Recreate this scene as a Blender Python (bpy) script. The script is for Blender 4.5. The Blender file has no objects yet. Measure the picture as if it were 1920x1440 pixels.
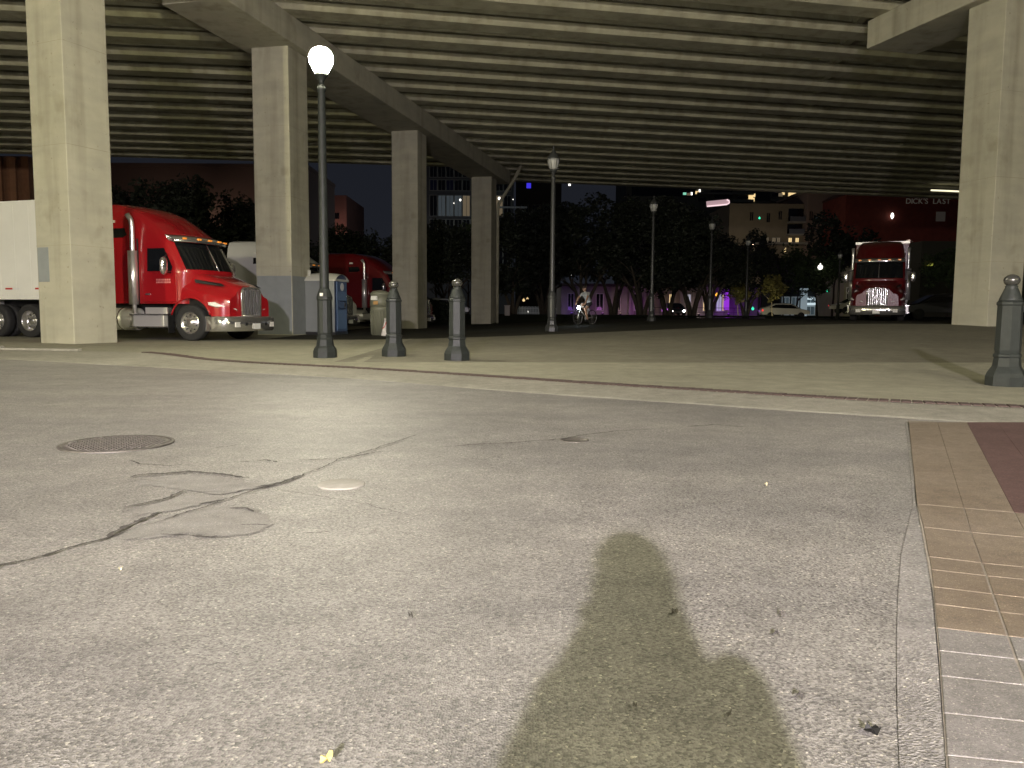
import bpy, bmesh, math, random
from math import radians as R, sin, cos, pi, sqrt, atan2, tan
from mathutils import Vector, Matrix, noise
random.seed(7)
S = bpy.context.scene
COL = S.collection

# ------------------------------------------------------------------ camera
EYE = 0.85
FPX = 1480.0
PITCH = math.atan(133 / FPX)
ROLL = R(0.40)
cF = Vector((0, cos(PITCH), -sin(PITCH)))
U0 = Vector((0, sin(PITCH), cos(PITCH)))
R0 = Vector((1, 0, 0))
cR = R0 * cos(ROLL) + U0 * sin(ROLL)
cU = U0 * cos(ROLL) - R0 * sin(ROLL)
cam_d = bpy.data.cameras.new("camera")
cam = bpy.data.objects.new("camera", cam_d)
COL.objects.link(cam)
cam_d.sensor_width = 36
cam_d.lens = FPX / 1920 * 36
cam_d.clip_start = 0.03
cam_d.clip_end = 2000
M = Matrix((cR, cU, -cF)).transposed().to_4x4()
M.translation = Vector((0, 0, EYE))
cam.matrix_world = M
S.camera = cam

# ------------------------------------------------------------------ world: night sky over a city
w = bpy.data.worlds.new("World")
S.world = w
w.use_nodes = True
nt = w.node_tree
nt.nodes.clear()
out = nt.nodes.new("ShaderNodeOutputWorld")
bg = nt.nodes.new("ShaderNodeBackground")
ramp = nt.nodes.new("ShaderNodeValToRGB")
tc = nt.nodes.new("ShaderNodeTexCoord")
sep = nt.nodes.new("ShaderNodeSeparateXYZ")
nt.links.new(tc.outputs["Generated"], sep.inputs[0])
nt.links.new(sep.outputs["Z"], ramp.inputs[0])
ramp.color_ramp.elements[0].position = 0.0
ramp.color_ramp.elements[0].color = (0.0135, 0.0150, 0.0200, 1)
ramp.color_ramp.elements[1].position = 0.5
ramp.color_ramp.elements[1].color = (0.0060, 0.0070, 0.0110, 1)
nt.links.new(ramp.outputs[0], bg.inputs[0])
bg.inputs[1].default_value = 1.0
nt.links.new(bg.outputs[0], out.inputs[0])

S.view_settings.view_transform = 'Standard'
S.view_settings.look = 'None'
S.view_settings.exposure = 0.0
S.view_settings.gamma = 1.0
S.view_settings.use_curve_mapping = False
S.render.engine = 'CYCLES'
S.cycles.use_denoising = True
S.cycles.max_bounces = 6
S.cycles.diffuse_bounces = 4
S.cycles.glossy_bounces = 4
S.cycles.transmission_bounces = 4
S.cycles.sample_clamp_indirect = 4.0
S.cycles.use_light_tree = True


# ------------------------------------------------------------------ helpers
def ray(px, py):
    return (cF * FPX + cR * (px - 960) - cU * (py - 720)).normalized()
def G(px, py, z=0.0):                       # a point on the level ground
    d = ray(px, py)
    t = (z - EYE) / d.z
    return Vector((d.x * t, d.y * t, z))
def A(px, py, Y):                           # a point at distance Y
    d = ray(px, py)
    t = Y / d.y
    return Vector((d.x * t, Y, EYE + d.z * t))
def XA(px, Y, py=587):
    return A(px, py, Y).x
def sm(t):
    t = max(0.0, min(1.0, t))
    return t * t * (3 - 2 * t)
def zt(x, y):                               # the plaza rises gently towards its back right
    r = 0.62 * sm((x + 6) / 18) * sm((y - 10) / 17)
    return r + (0.62 - r) * sm((y - 56) / 8)

def tag(o, label=None, cat=None, group=None, kind=None):
    if label: o["label"] = label
    if cat: o["category"] = cat
    if group: o["group"] = group
    if kind: o["kind"] = kind
    return o
def empty(name, loc=(0, 0, 0), rz=0, label=None, cat=None, group=None):
    o = bpy.data.objects.new(name, None)
    COL.objects.link(o)
    o.location = loc
    o.rotation_euler = (0, 0, rz)
    o.empty_display_size = 0.2
    return tag(o, label, cat, group)
def children(o):
    return [c for c in bpy.data.objects if c.parent is o]
def copy_tree(o, parent=None, kids=None):
    c = o.copy()
    COL.objects.link(c)
    c.parent = parent
    for ch in children(o):
        copy_tree(ch, c)
    return c

class MB:
    def __init__(s):
        s.v = []; s.f = []; s.sm = []
    def add(s, vs, fs, smooth=False):
        n = len(s.v)
        s.v += [tuple(v) for v in vs]
        for f in fs:
            s.f.append(tuple(i + n for i in f)); s.sm.append(smooth)
        return s
    def box(s, a, b, rot=None, piv=None):
        x0, y0, z0 = a; x1, y1, z1 = b
        vs = [Vector(p) for p in ((x0,y0,z0),(x1,y0,z0),(x1,y1,z0),(x0,y1,z0),(x0,y0,z1),(x1,y0,z1),(x1,y1,z1),(x0,y1,z1))]
        if rot is not None:
            pv = Vector(piv) if piv is not None else Vector(((x0+x1)/2,(y0+y1)/2,(z0+z1)/2))
            vs = [pv + rot @ (v - pv) for v in vs]
        return s.add(vs, [(0,3,2,1),(4,5,6,7),(0,1,5,4),(1,2,6,5),(2,3,7,6),(3,0,4,7)])
    def cbox(s, c, sz, rot=None):
        return s.box([c[i]-sz[i]/2 for i in range(3)], [c[i]+sz[i]/2 for i in range(3)], rot)
    def tube(s, pts, rad, n=8, cap=True, smooth=True):
        pts = [Vector(p) for p in pts]
        if not hasattr(rad, '__len__'): rad = [rad] * len(pts)
        base = len(s.v); vs = []; fs = []
        up = None
        for i, p in enumerate(pts):
            d = (pts[min(i+1, len(pts)-1)] - pts[max(i-1, 0)]).normalized()
            if up is None:
                up = Vector((0,0,1)) if abs(d.z) < .9 else Vector((1,0,0))
            a = d.cross(up).normalized(); b = a.cross(d).normalized(); up = b
            for k in range(n):
                t = 2*pi*k/n
                vs.append(p + (a*cos(t) + b*sin(t)) * rad[i])
        for i in range(len(pts)-1):
            for k in range(n):
                fs.append((i*n+k, i*n+(k+1)%n, (i+1)*n+(k+1)%n, (i+1)*n+k))
        s.add(vs, fs, smooth)
        if cap:
            m = len(pts)-1
            s.f.append(tuple(base + k for k in reversed(range(n)))); s.sm.append(False)
            s.f.append(tuple(base + m*n + k for k in range(n))); s.sm.append(False)
        return s
    def lathe(s, prof, n=16, c=(0,0,0), axis='z', smooth=True, ph=0.0, cap=True):
        vs = []; fs = []; base = len(s.v)
        for r, h in prof:
            for k in range(n):
                t = 2*pi*(k+ph)/n
                if axis == 'z': vs.append((c[0]+r*cos(t), c[1]+r*sin(t), c[2]+h))
                elif axis == 'y': vs.append((c[0]+r*sin(t), c[1]+h, c[2]+r*cos(t)))
                else: vs.append((c[0]+h, c[1]+r*cos(t), c[2]+r*sin(t)))
        for i in range(len(prof)-1):
            for k in range(n):
                fs.append((i*n+k, i*n+(k+1)%n, (i+1)*n+(k+1)%n, (i+1)*n+k))
        s.add(vs, fs, smooth)
        if cap:
            m = len(prof)-1
            s.f.append(tuple(base + k for k in reversed(range(n)))); s.sm.append(False)
            s.f.append(tuple(base + m*n + k for k in range(n))); s.sm.append(False)
        return s
    def prism(s, poly, z0, z1):
        n = len(poly)
        vs = [(p[0], p[1], z0) for p in poly] + [(p[0], p[1], z1) for p in poly]
        fs = [tuple(reversed(range(n))), tuple(range(n, 2*n))] + [(i, (i+1)%n, n+(i+1)%n, n+i) for i in range(n)]
        return s.add(vs, fs)
    def grid(s, rows, smooth=True):
        n = len(rows[0]); vs = [p for r_ in rows for p in r_]
        fs = [(i*n+j, i*n+j+1, (i+1)*n+j+1, (i+1)*n+j) for i in range(len(rows)-1) for j in range(n-1)]
        return s.add(vs, fs, smooth)
    def mesh(s, name, mat=None):
        me = bpy.data.meshes.new(name)
        me.from_pydata(s.v, [], s.f)
        me.polygons.foreach_set("use_smooth", s.sm)
        if mat: me.materials.append(mat)
        bm = bmesh.new(); bm.from_mesh(me)
        bmesh.ops.recalc_face_normals(bm, faces=bm.faces)
        bm.to_mesh(me); bm.free()
        me.update()
        return me
    def build(s, name, mat=None, parent=None, label=None, cat=None, group=None, kind=None, bevel=0, loc=None, rz=None):
        o = bpy.data.objects.new(name, s.mesh(name, mat))
        COL.objects.link(o)
        if parent: o.parent = parent
        if loc is not None: o.location = loc
        if rz is not None: o.rotation_euler = (0, 0, rz)
        if bevel:
            m = o.modifiers.new("Bevel", 'BEVEL'); m.width = bevel; m.segments = 2; m.limit_method = 'ANGLE'; m.angle_limit = R(40)
        return tag(o, label, cat, group, kind)
def inst(name, me, parent=None, loc=(0,0,0), rz=0, label=None, cat=None, group=None, kind=None, scale=None):
    o = bpy.data.objects.new(name, me)
    COL.objects.link(o)
    if parent: o.parent = parent
    o.location = loc; o.rotation_euler = (0, 0, rz)
    if scale: o.scale = scale
    return tag(o, label, cat, group, kind)

# ------------------------------------------------------------------ materials
MATS = {}
def mat(name, col, rough=.6, metal=0.0, spec=None, coat=0, emit=None, estr=0, noise_amt=0, nscale=4.0, bump=0, bscale=60, trans=0, detail=4, streak=0, ior=None):
    if name in MATS: return MATS[name]
    m = bpy.data.materials.new(name); MATS[name] = m
    m.use_nodes = True
    n = m.node_tree; b = n.nodes["Principled BSDF"]
    b.inputs["Base Color"].default_value = (*col, 1)
    b.inputs["Roughness"].default_value = rough
    b.inputs["Metallic"].default_value = metal
    if spec is not None: b.inputs["Specular IOR Level"].default_value = spec
    if coat: b.inputs["Coat Weight"].default_value = coat; b.inputs["Coat Roughness"].default_value = .06
    if trans: b.inputs["Transmission Weight"].default_value = trans
    if ior: b.inputs["IOR"].default_value = ior
    if emit:
        b.inputs["Emission Color"].default_value = (*emit, 1); b.inputs["Emission Strength"].default_value = estr
    if noise_amt or bump or streak:
        t = n.nodes.new("ShaderNodeTexCoord")
        if noise_amt:
            nz = n.nodes.new("ShaderNodeTexNoise"); nz.inputs["Scale"].default_value = nscale; nz.inputs["Detail"].default_value = detail; nz.inputs["Roughness"].default_value = .65
            n.links.new(t.outputs["Object"], nz.inputs["Vector"])
            cr = n.nodes.new("ShaderNodeValToRGB")
            cr.color_ramp.elements[0].position = .25; cr.color_ramp.elements[1].position = .75
            cr.color_ramp.elements[0].color = (*[c*(1-noise_amt) for c in col], 1)
            cr.color_ramp.elements[1].color = (*[min(1, c*(1+noise_amt)) for c in col], 1)
            n.links.new(nz.outputs[0], cr.inputs[0])
            last = cr.outputs[0]
            if streak:
                mp = n.nodes.new("ShaderNodeMapping"); mp.inputs["Scale"].default_value = (.6, .6, streak)
                n.links.new(t.outputs["Object"], mp.inputs[0])
                n2 = n.nodes.new("ShaderNodeTexNoise"); n2.inputs["Scale"].default_value = 1.6; n2.inputs["Detail"].default_value = 5
                n.links.new(mp.outputs[0], n2.inputs["Vector"])
                mx = n.nodes.new("ShaderNodeMix"); mx.data_type = 'RGBA'; mx.blend_type = 'MULTIPLY'; mx.inputs["Factor"].default_value = 1
                c2 = n.nodes.new("ShaderNodeValToRGB"); c2.color_ramp.elements[0].position = .3; c2.color_ramp.elements[0].color = (.90, .90, .89, 1); c2.color_ramp.elements[1].position = .65; c2.color_ramp.elements[1].color = (1.04, 1.03, 1, 1)
                n.links.new(n2.outputs[0], c2.inputs[0]); n.links.new(last, mx.inputs["A"]); n.links.new(c2.outputs[0], mx.inputs["B"])
                last = mx.outputs["Result"]
                for sc_, (q0, q1), dk in (((2.2,2.2,.16),(.50,.72),(.74,.73,.70)), ((1.3,1.3,1.0),(.60,.72),(.80,.79,.76)), ((9,9,9),(.68,.74),(.72,.70,.66))):
                    m2 = n.nodes.new("ShaderNodeMapping"); m2.inputs["Scale"].default_value = sc_; m2.inputs["Location"].default_value = (sc_[0]*3, 0, 0)
                    n.links.new(t.outputs["Object"], m2.inputs[0]); n3 = n.nodes.new("ShaderNodeTexNoise"); n3.inputs["Scale"].default_value = 1.0; n3.inputs["Detail"].default_value = 6
                    n.links.new(m2.outputs[0], n3.inputs["Vector"]); c3 = n.nodes.new("ShaderNodeValToRGB")
                    c3.color_ramp.elements[0].position = q0; c3.color_ramp.elements[0].color = (1,1,1,1); c3.color_ramp.elements[1].position = q1; c3.color_ramp.elements[1].color = (*dk,1)
                    n.links.new(n3.outputs[0], c3.inputs[0]); m3 = n.nodes.new("ShaderNodeMix"); m3.data_type = 'RGBA'; m3.blend_type = 'MULTIPLY'; m3.inputs["Factor"].default_value = 1
                    n.links.new(last, m3.inputs["A"]); n.links.new(c3.outputs[0], m3.inputs["B"]); last = m3.outputs["Result"]
            n.links.new(last, b.inputs["Base Color"])
        if bump:
            nb = n.nodes.new("ShaderNodeTexNoise"); nb.inputs["Scale"].default_value = bscale; nb.inputs["Detail"].default_value = 3
            n.links.new(t.outputs["Object"], nb.inputs["Vector"])
            bp = n.nodes.new("ShaderNodeBump"); bp.inputs["Strength"].default_value = bump; bp.inputs["Distance"].default_value = .01
            n.links.new(nb.outputs[0], bp.inputs["Height"]); n.links.new(bp.outputs[0], b.inputs["Normal"])
    return m

def ground_mat(name, c1, c2, fine, patch, rough=.75, bump=.5, tint=(1,1,1), fleck=.35, spec=.5, dist=.006, wear=False):
    """aggregate: fine stones over patches of wear, world coordinates"""
    m = bpy.data.materials.new(name); m.use_nodes = True; MATS[name] = m
    n = m.node_tree; b = n.nodes["Principled BSDF"]; L = n.links
    g = n.nodes.new("ShaderNodeNewGeometry")
    def nz(scale, detail, rough_=.6, vec=None):
        t = n.nodes.new("ShaderNodeTexNoise"); t.inputs["Scale"].default_value = scale; t.inputs["Detail"].default_value = detail; t.inputs["Roughness"].default_value = rough_
        L.new(vec or g.outputs["Position"], t.inputs["Vector"]); return t
    def rp(src, p0, c0, p1, c1_):
        r_ = n.nodes.new("ShaderNodeValToRGB"); e = r_.color_ramp.elements
        e[0].position = p0; e[0].color = (*c0, 1); e[1].position = p1; e[1].color = (*c1_, 1); L.new(src, r_.inputs[0]); return r_
    def mul(a, b_, f=1, mode='MULTIPLY'):
        x = n.nodes.new("ShaderNodeMix"); x.data_type = 'RGBA'; x.blend_type = mode; x.inputs["Factor"].default_value = f
        L.new(a, x.inputs["A"]); L.new(b_, x.inputs["B"]); return x.outputs["Result"]
    big = nz(patch, 6, .62)
    base = rp(big.outputs[0], .32, c1, .68, c2).outputs[0]
    mid = nz(patch*9, 5, .7)
    base = mul(base, rp(mid.outputs[0], .3, (.78,.78,.78), .7, (1.16,1.16,1.16)).outputs[0])
    vo = n.nodes.new("ShaderNodeTexVoronoi"); vo.inputs["Scale"].default_value = fine; L.new(g.outputs["Position"], vo.inputs["Vector"])
    sp = n.nodes.new("ShaderNodeSeparateColor"); L.new(vo.outputs["Color"], sp.inputs[0])
    base = mul(base, rp(sp.outputs[0], .0, (1-fleck,)*3, 1.0, (1+fleck,)*3).outputs[0])
    base = mul(base, rp(sp.outputs[1], .94, (1,1,1), .97, (1.75,1.72,1.62)).outputs[0])
    # sparse dark chips
    v2 = n.nodes.new("ShaderNodeTexVoronoi"); v2.inputs["Scale"].default_value = fine*.22; L.new(g.outputs["Position"], v2.inputs["Vector"])
    s2 = n.nodes.new("ShaderNodeSeparateColor"); L.new(v2.outputs["Color"], s2.inputs[0])
    dd = n.nodes.new("ShaderNodeMath"); dd.operation = 'LESS_THAN'; dd.inputs[1].default_value = .22; L.new(v2.outputs["Distance"], dd.inputs[0])
    ss = n.nodes.new("ShaderNodeMath"); ss.operation = 'GREATER_THAN'; ss.inputs[1].default_value = .93; L.new(s2.outputs[2], ss.inputs[0])
    mm = n.nodes.new("ShaderNodeMath"); mm.operation = 'MULTIPLY'; L.new(dd.outputs[0], mm.inputs[0]); L.new(ss.outputs[0], mm.inputs[1])
    base = mul(base, rp(mm.outputs[0], 0, (1,1,1), 1, (.55,.55,.55)).outputs[0])
    if wear:
        mp = n.nodes.new("ShaderNodeMapping"); mp.inputs["Scale"].default_value = (.22, .95, 1); mp.inputs["Rotation"].default_value = (0, 0, .28)
        L.new(g.outputs["Position"], mp.inputs[0]); ws = nz(1.0, 5, .6, mp.outputs[0])
        base = mul(base, rp(ws.outputs[0], .38, (.84,.84,.85), .62, (1.09,1.085,1.07)).outputs[0])
        st = nz(1.7, 3, .55); base = mul(base, rp(st.outputs[0], .66, (1,1,1), .78, (.74,.73,.72)).outputs[0])
        s3 = nz(14, 4, .7); base = mul(base, rp(s3.outputs[0], .62, (1,1,1), .74, (.80,.79,.78)).outputs[0])
    L.new(base, b.inputs["Base Color"])
    rr = rp(sp.outputs[2], 0, (rough-.15,)*3, 1, (min(1, rough+.12),)*3); L.new(rr.outputs[0], b.inputs["Roughness"])
    b.inputs["Specular IOR Level"].default_value = spec
    fb = nz(fine*.8, 3, .7)
    ad = n.nodes.new("ShaderNodeMath"); ad.operation = 'MULTIPLY_ADD'; ad.inputs[1].default_value = .45; L.new(fb.outputs[0], ad.inputs[0]); L.new(vo.outputs["Distance"], ad.inputs[2])
    bp = n.nodes.new("ShaderNodeBump"); bp.inputs["Strength"].default_value = bump; bp.inputs["Distance"].default_value = dist
    L.new(ad.outputs[0], bp.inputs["Height"]); L.new(bp.outputs[0], b.inputs["Normal"])
    return m

M_asph = ground_mat("asphalt", (.175,.169,.155), (.235,.227,.208), 165, .42, rough=.52, bump=.55, fleck=.50, spec=.55, dist=.0032, wear=True)
M_worn = ground_mat("worn_asphalt", (.185,.178,.16), (.24,.232,.212), 260, .9, rough=.7, bump=.3, fleck=.14)
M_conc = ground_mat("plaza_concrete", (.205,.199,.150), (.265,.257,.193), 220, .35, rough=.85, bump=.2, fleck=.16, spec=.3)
M_conc2 = ground_mat("plaza_dark_shade_tone", (.030,.030,.023), (.047,.046,.036), 220, .3, rough=.9, bump=.2, fleck=.16, spec=.08)  # on the back plaza this dark tone stands for shade
M_kerb = ground_mat("kerb_concrete", (.205,.198,.165), (.28,.27,.225), 200, .8, rough=.85, bump=.3, fleck=.15, spec=.3)
M_strip = ground_mat("gutter_concrete", (.165,.158,.148), (.235,.225,.21), 150, 1.2, rough=.75, bump=.5, fleck=.3)
M_tan = ground_mat("tan_paving", (.125,.100,.070), (.165,.137,.102), 300, 1.5, rough=.8, bump=.25, fleck=.18, spec=.35)
M_gray = ground_mat("grey_paving", (.15,.143,.13), (.20,.19,.178), 280, 2.0, rough=.8, bump=.3, fleck=.2, spec=.35)
M_red = ground_mat("red_paving", (.066,.038,.033), (.092,.054,.048), 300, 2.0, rough=.8, bump=.25, fleck=.2, spec=.35)
M_mortar = mat("mortar", (.34,.31,.25), .9, noise_amt=.2, nscale=30)
M_brick = mat("paver_brick", (.065,.042,.035), .85, noise_amt=.3, nscale=14, bump=.3, bscale=80)
M_crack = mat("crack_dirt", (.070,.065,.056), .95, noise_amt=.5, nscale=40, bump=.8, bscale=90)
M_grass = ground_mat("lawn", (.016,.022,.009), (.035,.045,.018), 30, .8, rough=.95, bump=.8, fleck=.5, spec=.1)
M_col = mat("column_concrete", (.40,.388,.30), .8, noise_amt=.10, nscale=1.3, bump=.2, bscale=35, streak=2.2)
M_beam = mat("girder_concrete", (.345,.333,.245), .85, noise_amt=.25, nscale=.9, streak=1.0, bump=.2, bscale=30)
M_slab = mat("deck_concrete", (.34,.32,.25), .9, noise_amt=.2, nscale=.8)
M_gpaint = mat("grey_masking_paint", (.24,.26,.255), .7, noise_amt=.1, nscale=3)
M_post = mat("post_paint", (.024,.028,.025), .5, spec=.3, noise_amt=.25, nscale=9, bump=.1, bscale=40)
M_postb = mat("black_post_paint", (.03,.032,.032), .4)
M_glass = mat("lantern_glass", (.75,.76,.74), .15, trans=.6)
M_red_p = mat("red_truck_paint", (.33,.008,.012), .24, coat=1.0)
M_red_d = mat("shaded_red_truck_paint", (.10,.004,.006), .3, coat=1.0)  # darker copy of the red paint, shade put into the colour
M_white_p = mat("white_truck_paint", (.62,.62,.58), .35, coat=.6, noise_amt=.04, nscale=2)
M_trl = mat("trailer_white", (.74,.74,.68), .42, noise_amt=.05, nscale=.9)
M_chrome = mat("chrome", (.80,.79,.77), .17, metal=.92, bump=.5, bscale=9)
M_stack = mat("stack_chrome", (.88,.87,.84), .30, metal=.8, bump=.6, bscale=9)
M_alu = mat("brushed_aluminium", (.72,.71,.67), .42, metal=.6, bump=.12, bscale=12)
M_tyre = mat("tyre_rubber", (.018,.018,.018), .8, bump=.2, bscale=50)
M_black = mat("black_plastic", (.012,.012,.012), .5)
M_dglass = mat("dark_glass", (.008,.009,.01), .05, spec=.8)
M_lens = mat("headlight_lens", (.75,.74,.68), .12, coat=1, noise_amt=.3, nscale=30)
M_amber = mat("amber_lens", (.9,.3,.03), .3, emit=(1,.35,.05), estr=.35)
M_plate = mat("plate_white", (.7,.7,.66), .5)
M_toilet_g = mat("toilet_grey", (.20,.215,.21), .55, noise_amt=.06, nscale=4)
M_toilet_b = mat("toilet_blue", (.05,.10,.19), .45, noise_amt=.08, nscale=4)
M_toilet_d = mat("toilet_dark_blue", (.03,.045,.10), .5)
M_toilet_r = mat("toilet_roof", (.55,.55,.48), .6)
M_bin = mat("bin_olive", (.16,.165,.12), .5)
M_iron = mat("cast_iron", (.13,.12,.105), .55, metal=.6, noise_amt=.3, nscale=20, bump=.4, bscale=60)
M_skin = mat("skin", (.30,.18,.12), .6)
M_hair = mat("hair", (.03,.02,.015), .8)
M_shirt = mat("grey_shirt", (.28,.29,.29), .85)
M_dark_cloth = mat("dark_cloth", (.02,.02,.024), .9)
M_bark = mat("bark", (.045,.036,.026), .9, noise_amt=.35, nscale=6, bump=.6, bscale=14)
def leaf_mat(name, c):
    m = mat(name, c, .7, noise_amt=.45, nscale=1.3)
    return m
M_leaf = leaf_mat("leaf_dark", (.010,.015,.007))
M_leaf2 = leaf_mat("leaf_green", (.026,.044,.013))
M_leaf3 = leaf_mat("leaf_yellow", (.15,.135,.035))
def emis(name, col, s):
    m = bpy.data.materials.new(name); m.use_nodes = True; MATS[name] = m
    n = m.node_tree; n.nodes.clear()
    o = n.nodes.new("ShaderNodeOutputMaterial"); e = n.nodes.new("ShaderNodeEmission")
    e.inputs[0].default_value = (*col, 1); e.inputs[1].default_value = s
    n.links.new(e.outputs[0], o.inputs[0]); return m
E_lamp = emis("lit_lantern", (1.0, .93, .72), 330)
E_plate = emis("lit_led_board", (1.0, .93, .72), 1200)
E_plateb = emis("lit_led_board_street", (1.0, .885, .98), 118000)
E_mast = emis("lit_fill_mast_head", (1.0, .925, .68), 8900)
E_lampb = emis("lit_lantern_street", (1.0, .885, .98), 2800)
E_lampo = emis("lit_lantern_old", (1.0, .93, .56), 3600)
E_lampo2 = emis("lit_lantern_old_right", (1.0, .93, .56), 600)
for _m in (E_lamp, E_lampb):
    _n = _m.node_tree; _t = _n.nodes.new("ShaderNodeBsdfTransparent"); _a = _n.nodes.new("ShaderNodeAddShader")
    _n.links.new(_n.nodes["Emission"].outputs[0], _a.inputs[0]); _n.links.new(_t.outputs[0], _a.inputs[1]); _n.links.new(_a.outputs[0], _n.nodes["Material Output"].inputs[0])
E_warm = emis("lit_window_warm", (1.0, .72, .34), 1.0)
E_dim = emis("lit_window_dim", (1.0, .78, .5), .12)
E_dimc = emis("lit_window_cool", (.75, .9, 1.0), 0.05)
E_white = emis("lit_white", (1.0, .95, .85), 2.4)
E_blue = emis("lit_blue", (.07, .05, 1.0), .7)
E_pink = emis("lit_sign", (1.0, .72, .76), 1.15)
E_green = emis("lit_green", (.05, 1.0, .55), 1.2)
E_redl = emis("lit_red", (1.0, .06, .05), 1.0)
E_amb = emis("lit_amber", (1.0, .45, .05), 1.6)
E_yel = emis("lit_yellow", (.85, .9, .15), .55)
E_purple = emis("lit_purple", (.42, .05, .95), .7)
E_head = emis("lit_headlamp", (1.0, .97, .9), 60)
E_bike = emis("lit_bike_lamp", (.8, .93, 1.0), 110)

# ------------------------------------------------------------------ ground
def ground_sheet(name, x0, x1, y0, y1, nx, ny, m, dz=0.0, fn=None, poly=None):
    b = MB(); rows = []
    for j in range(ny+1):
        y = y0 + (y1-y0)*j/ny
        rows.append([(x0+(x1-x0)*i/nx, y, (fn or zt)(x0+(x1-x0)*i/nx, y)+dz) for i in range(nx+1)])
    b.grid(rows)
    return b.build(name, m, kind='structure')

# kerb lines in plan, from the photograph's own perspective (left to right)
brick_px = [(262,661.5),(295,664),(325,668),(350,672),(385,676),(430,679.5),(500,683.5),(600,688.5),(700,694),(900,707),(1100,721),(1300,733.5),(1500,746),(1600,752),(1700,757.5),(1800,761.5),(1930,767.5),(2100,775),(2400,789)]
brick_w = [G(*p) for p in brick_px]
edge_px = [(-700,655),(-300,662),(0,671),(130,677),(234,683),(330,688),(500,697),(700,708.5),(900,726),(1100,740),(1300,753),(1500,767),(1690,778),(1930,795),(2100,808),(2400,831)]
edge_w = [G(*p) for p in edge_px]
kerbL_px = [(-700,642),(-300,648.5),(0,656.5),(120,658),(200,659.5),(262,661.5)]
kerbL_w = [G(*p) for p in kerbL_px]
def resample(pts, step):
    out_ = [pts[0].copy()]; acc = 0
    for i in range(len(pts)-1):
        a, b = pts[i], pts[i+1]; L = (b-a).length; t = step - acc
        while t <= L:
            out_.append(a + (b-a)*(t/L)); t += step
        acc = L - (t - step)
    return out_
def smooth_pts(p, it=3):
    p = [q.copy() for q in p]
    for _ in range(it):
        p = [p[0]] + [(p[i-1]+p[i]*2+p[i+1])/4 for i in range(1, len(p)-1)] + [p[-1]]
    return p
brick_line = smooth_pts(resample(brick_w, .101), 20)
edge_line = smooth_pts(resample(edge_w, .3), 3)
kerb_line = smooth_pts(resample(kerbL_w, .3), 2)
inner = kerb_line[:-1] + smooth_pts(resample(brick_w, .3), 4)

# road: a broad sheet reaching from behind the camera to the kerb apron
b = MB(); b.grid([[(x, y, -0.02) for x in (-160,-60,60,160)] for y in (-90,-30,20,30)])
b.build("street", M_asph, kind='structure')
# far ground sheet to the horizon
b = MB(); b.grid([[(x, y, -.35) for x in (-900,0,900)] for y in (-900,0,1500)])
b.build("ground", M_conc2, kind='structure')

def strip_between(la, lb, z0, z1, name, m):
    """surface between two plan lines, each resampled to the same count"""
    def rs(l, n):
        tot = [0]
        for i in range(len(l)-1): tot.append(tot[-1] + (l[i+1]-l[i]).length)
        out_ = []
        for k in range(n):
            t = tot[-1]*k/(n-1); i = 0
            while i < len(tot)-2 and tot[i+1] < t: i += 1
            f = (t-tot[i])/max(1e-6, tot[i+1]-tot[i]); out_.append(l[i] + (l[i+1]-l[i])*f)
        return out_
    return rs(la, 160), rs(lb, 160)
# apron (kerb concrete) between road edge and the brick line: sloped sheet with a small drop face
ia, ea = strip_between(inner, edge_line, 0, 0, '', None)
b = MB()
b.grid([[(p.x, p.y, .006) for p in ia], [(p.x*.5+q.x*.5, p.y*.5+q.y*.5, .004) for p, q in zip(ia, ea)], [(q.x, q.y + .02*noise.noise(Vector((q.x*2.3, 0, 0))), -.010) for q in ea], [(q.x, q.y-.06, -.021) for q in ea]], smooth=False)
b.build("kerb_apron", M_kerb, kind='structure')
# left raised kerb: stone with rounded face
segs = resample(kerbL_w, 1.8)
kb = bpy.data.objects.new("kerb", None); COL.objects.link(kb); kb["kind"] = 'structure'
for i in range(len(segs)-1):
    a, c = segs[i], segs[i+1]; d = (c-a).normalized(); nrm = Vector((-d.y, d.x, 0))
    g_ = d*.006; hgt = .085 if i < len(segs)-2 else .05
    q = [a+g_-nrm*.02, c-g_-nrm*.02, c-g_+nrm*.14, a+g_+nrm*.14]
    MB().prism([(p.x, p.y) for p in q], -.02, hgt).build("kerb_stone", M_kerb, kb, bevel=.02)

# plaza: concrete on the near side (tan), further in, sheets with shade painted into their colour
def plaza_bound(x):
    best = None
    for i in range(len(inner)-1):
        a, c = inner[i], inner[i+1]
        if (a.x-x)*(c.x-x) <= 0 and a.x != c.x:
            return a.y + (c.y-a.y)*(x-a.x)/(c.x-a.x)
    return inner[0].y if x < inner[0].x else inner[-1].y
def plaza(name, ylo, yhi, x0, x1, nx, ny, m, dz):
    rows = []
    for j in range(ny+1):
        r_ = []
        for i in range(nx+1):
            x = x0+(x1-x0)*i/nx; lo = ylo(x); hi = yhi(x); y = lo+(hi-lo)*j/ny
            r_.append((x, y, zt(x, y)+dz))
        rows.append(r_)
    return MB().grid(rows).build(name, m, kind='structure')
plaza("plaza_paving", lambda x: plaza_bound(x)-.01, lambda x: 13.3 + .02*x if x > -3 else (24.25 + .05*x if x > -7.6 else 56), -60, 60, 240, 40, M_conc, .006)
plaza("plaza_inner_painted_shade", lambda x: 13.3+.02*x+.012, lambda x: 24.2+.05*x-.012, -3, 60, 90, 24, ground_mat("plaza_mid_shade_tone", (.130,.123,.092), (.172,.164,.122), 220, .3, rough=.85, bump=.2, fleck=.16, spec=.3), .006)  # lower light on this band is painted by the darker tone
plaza("plaza_back_painted_shade", lambda x: 24.2+.05*x, lambda x: 53.5+.05*x, -7.6, 60, 90, 40, M_conc2, .006)
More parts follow.
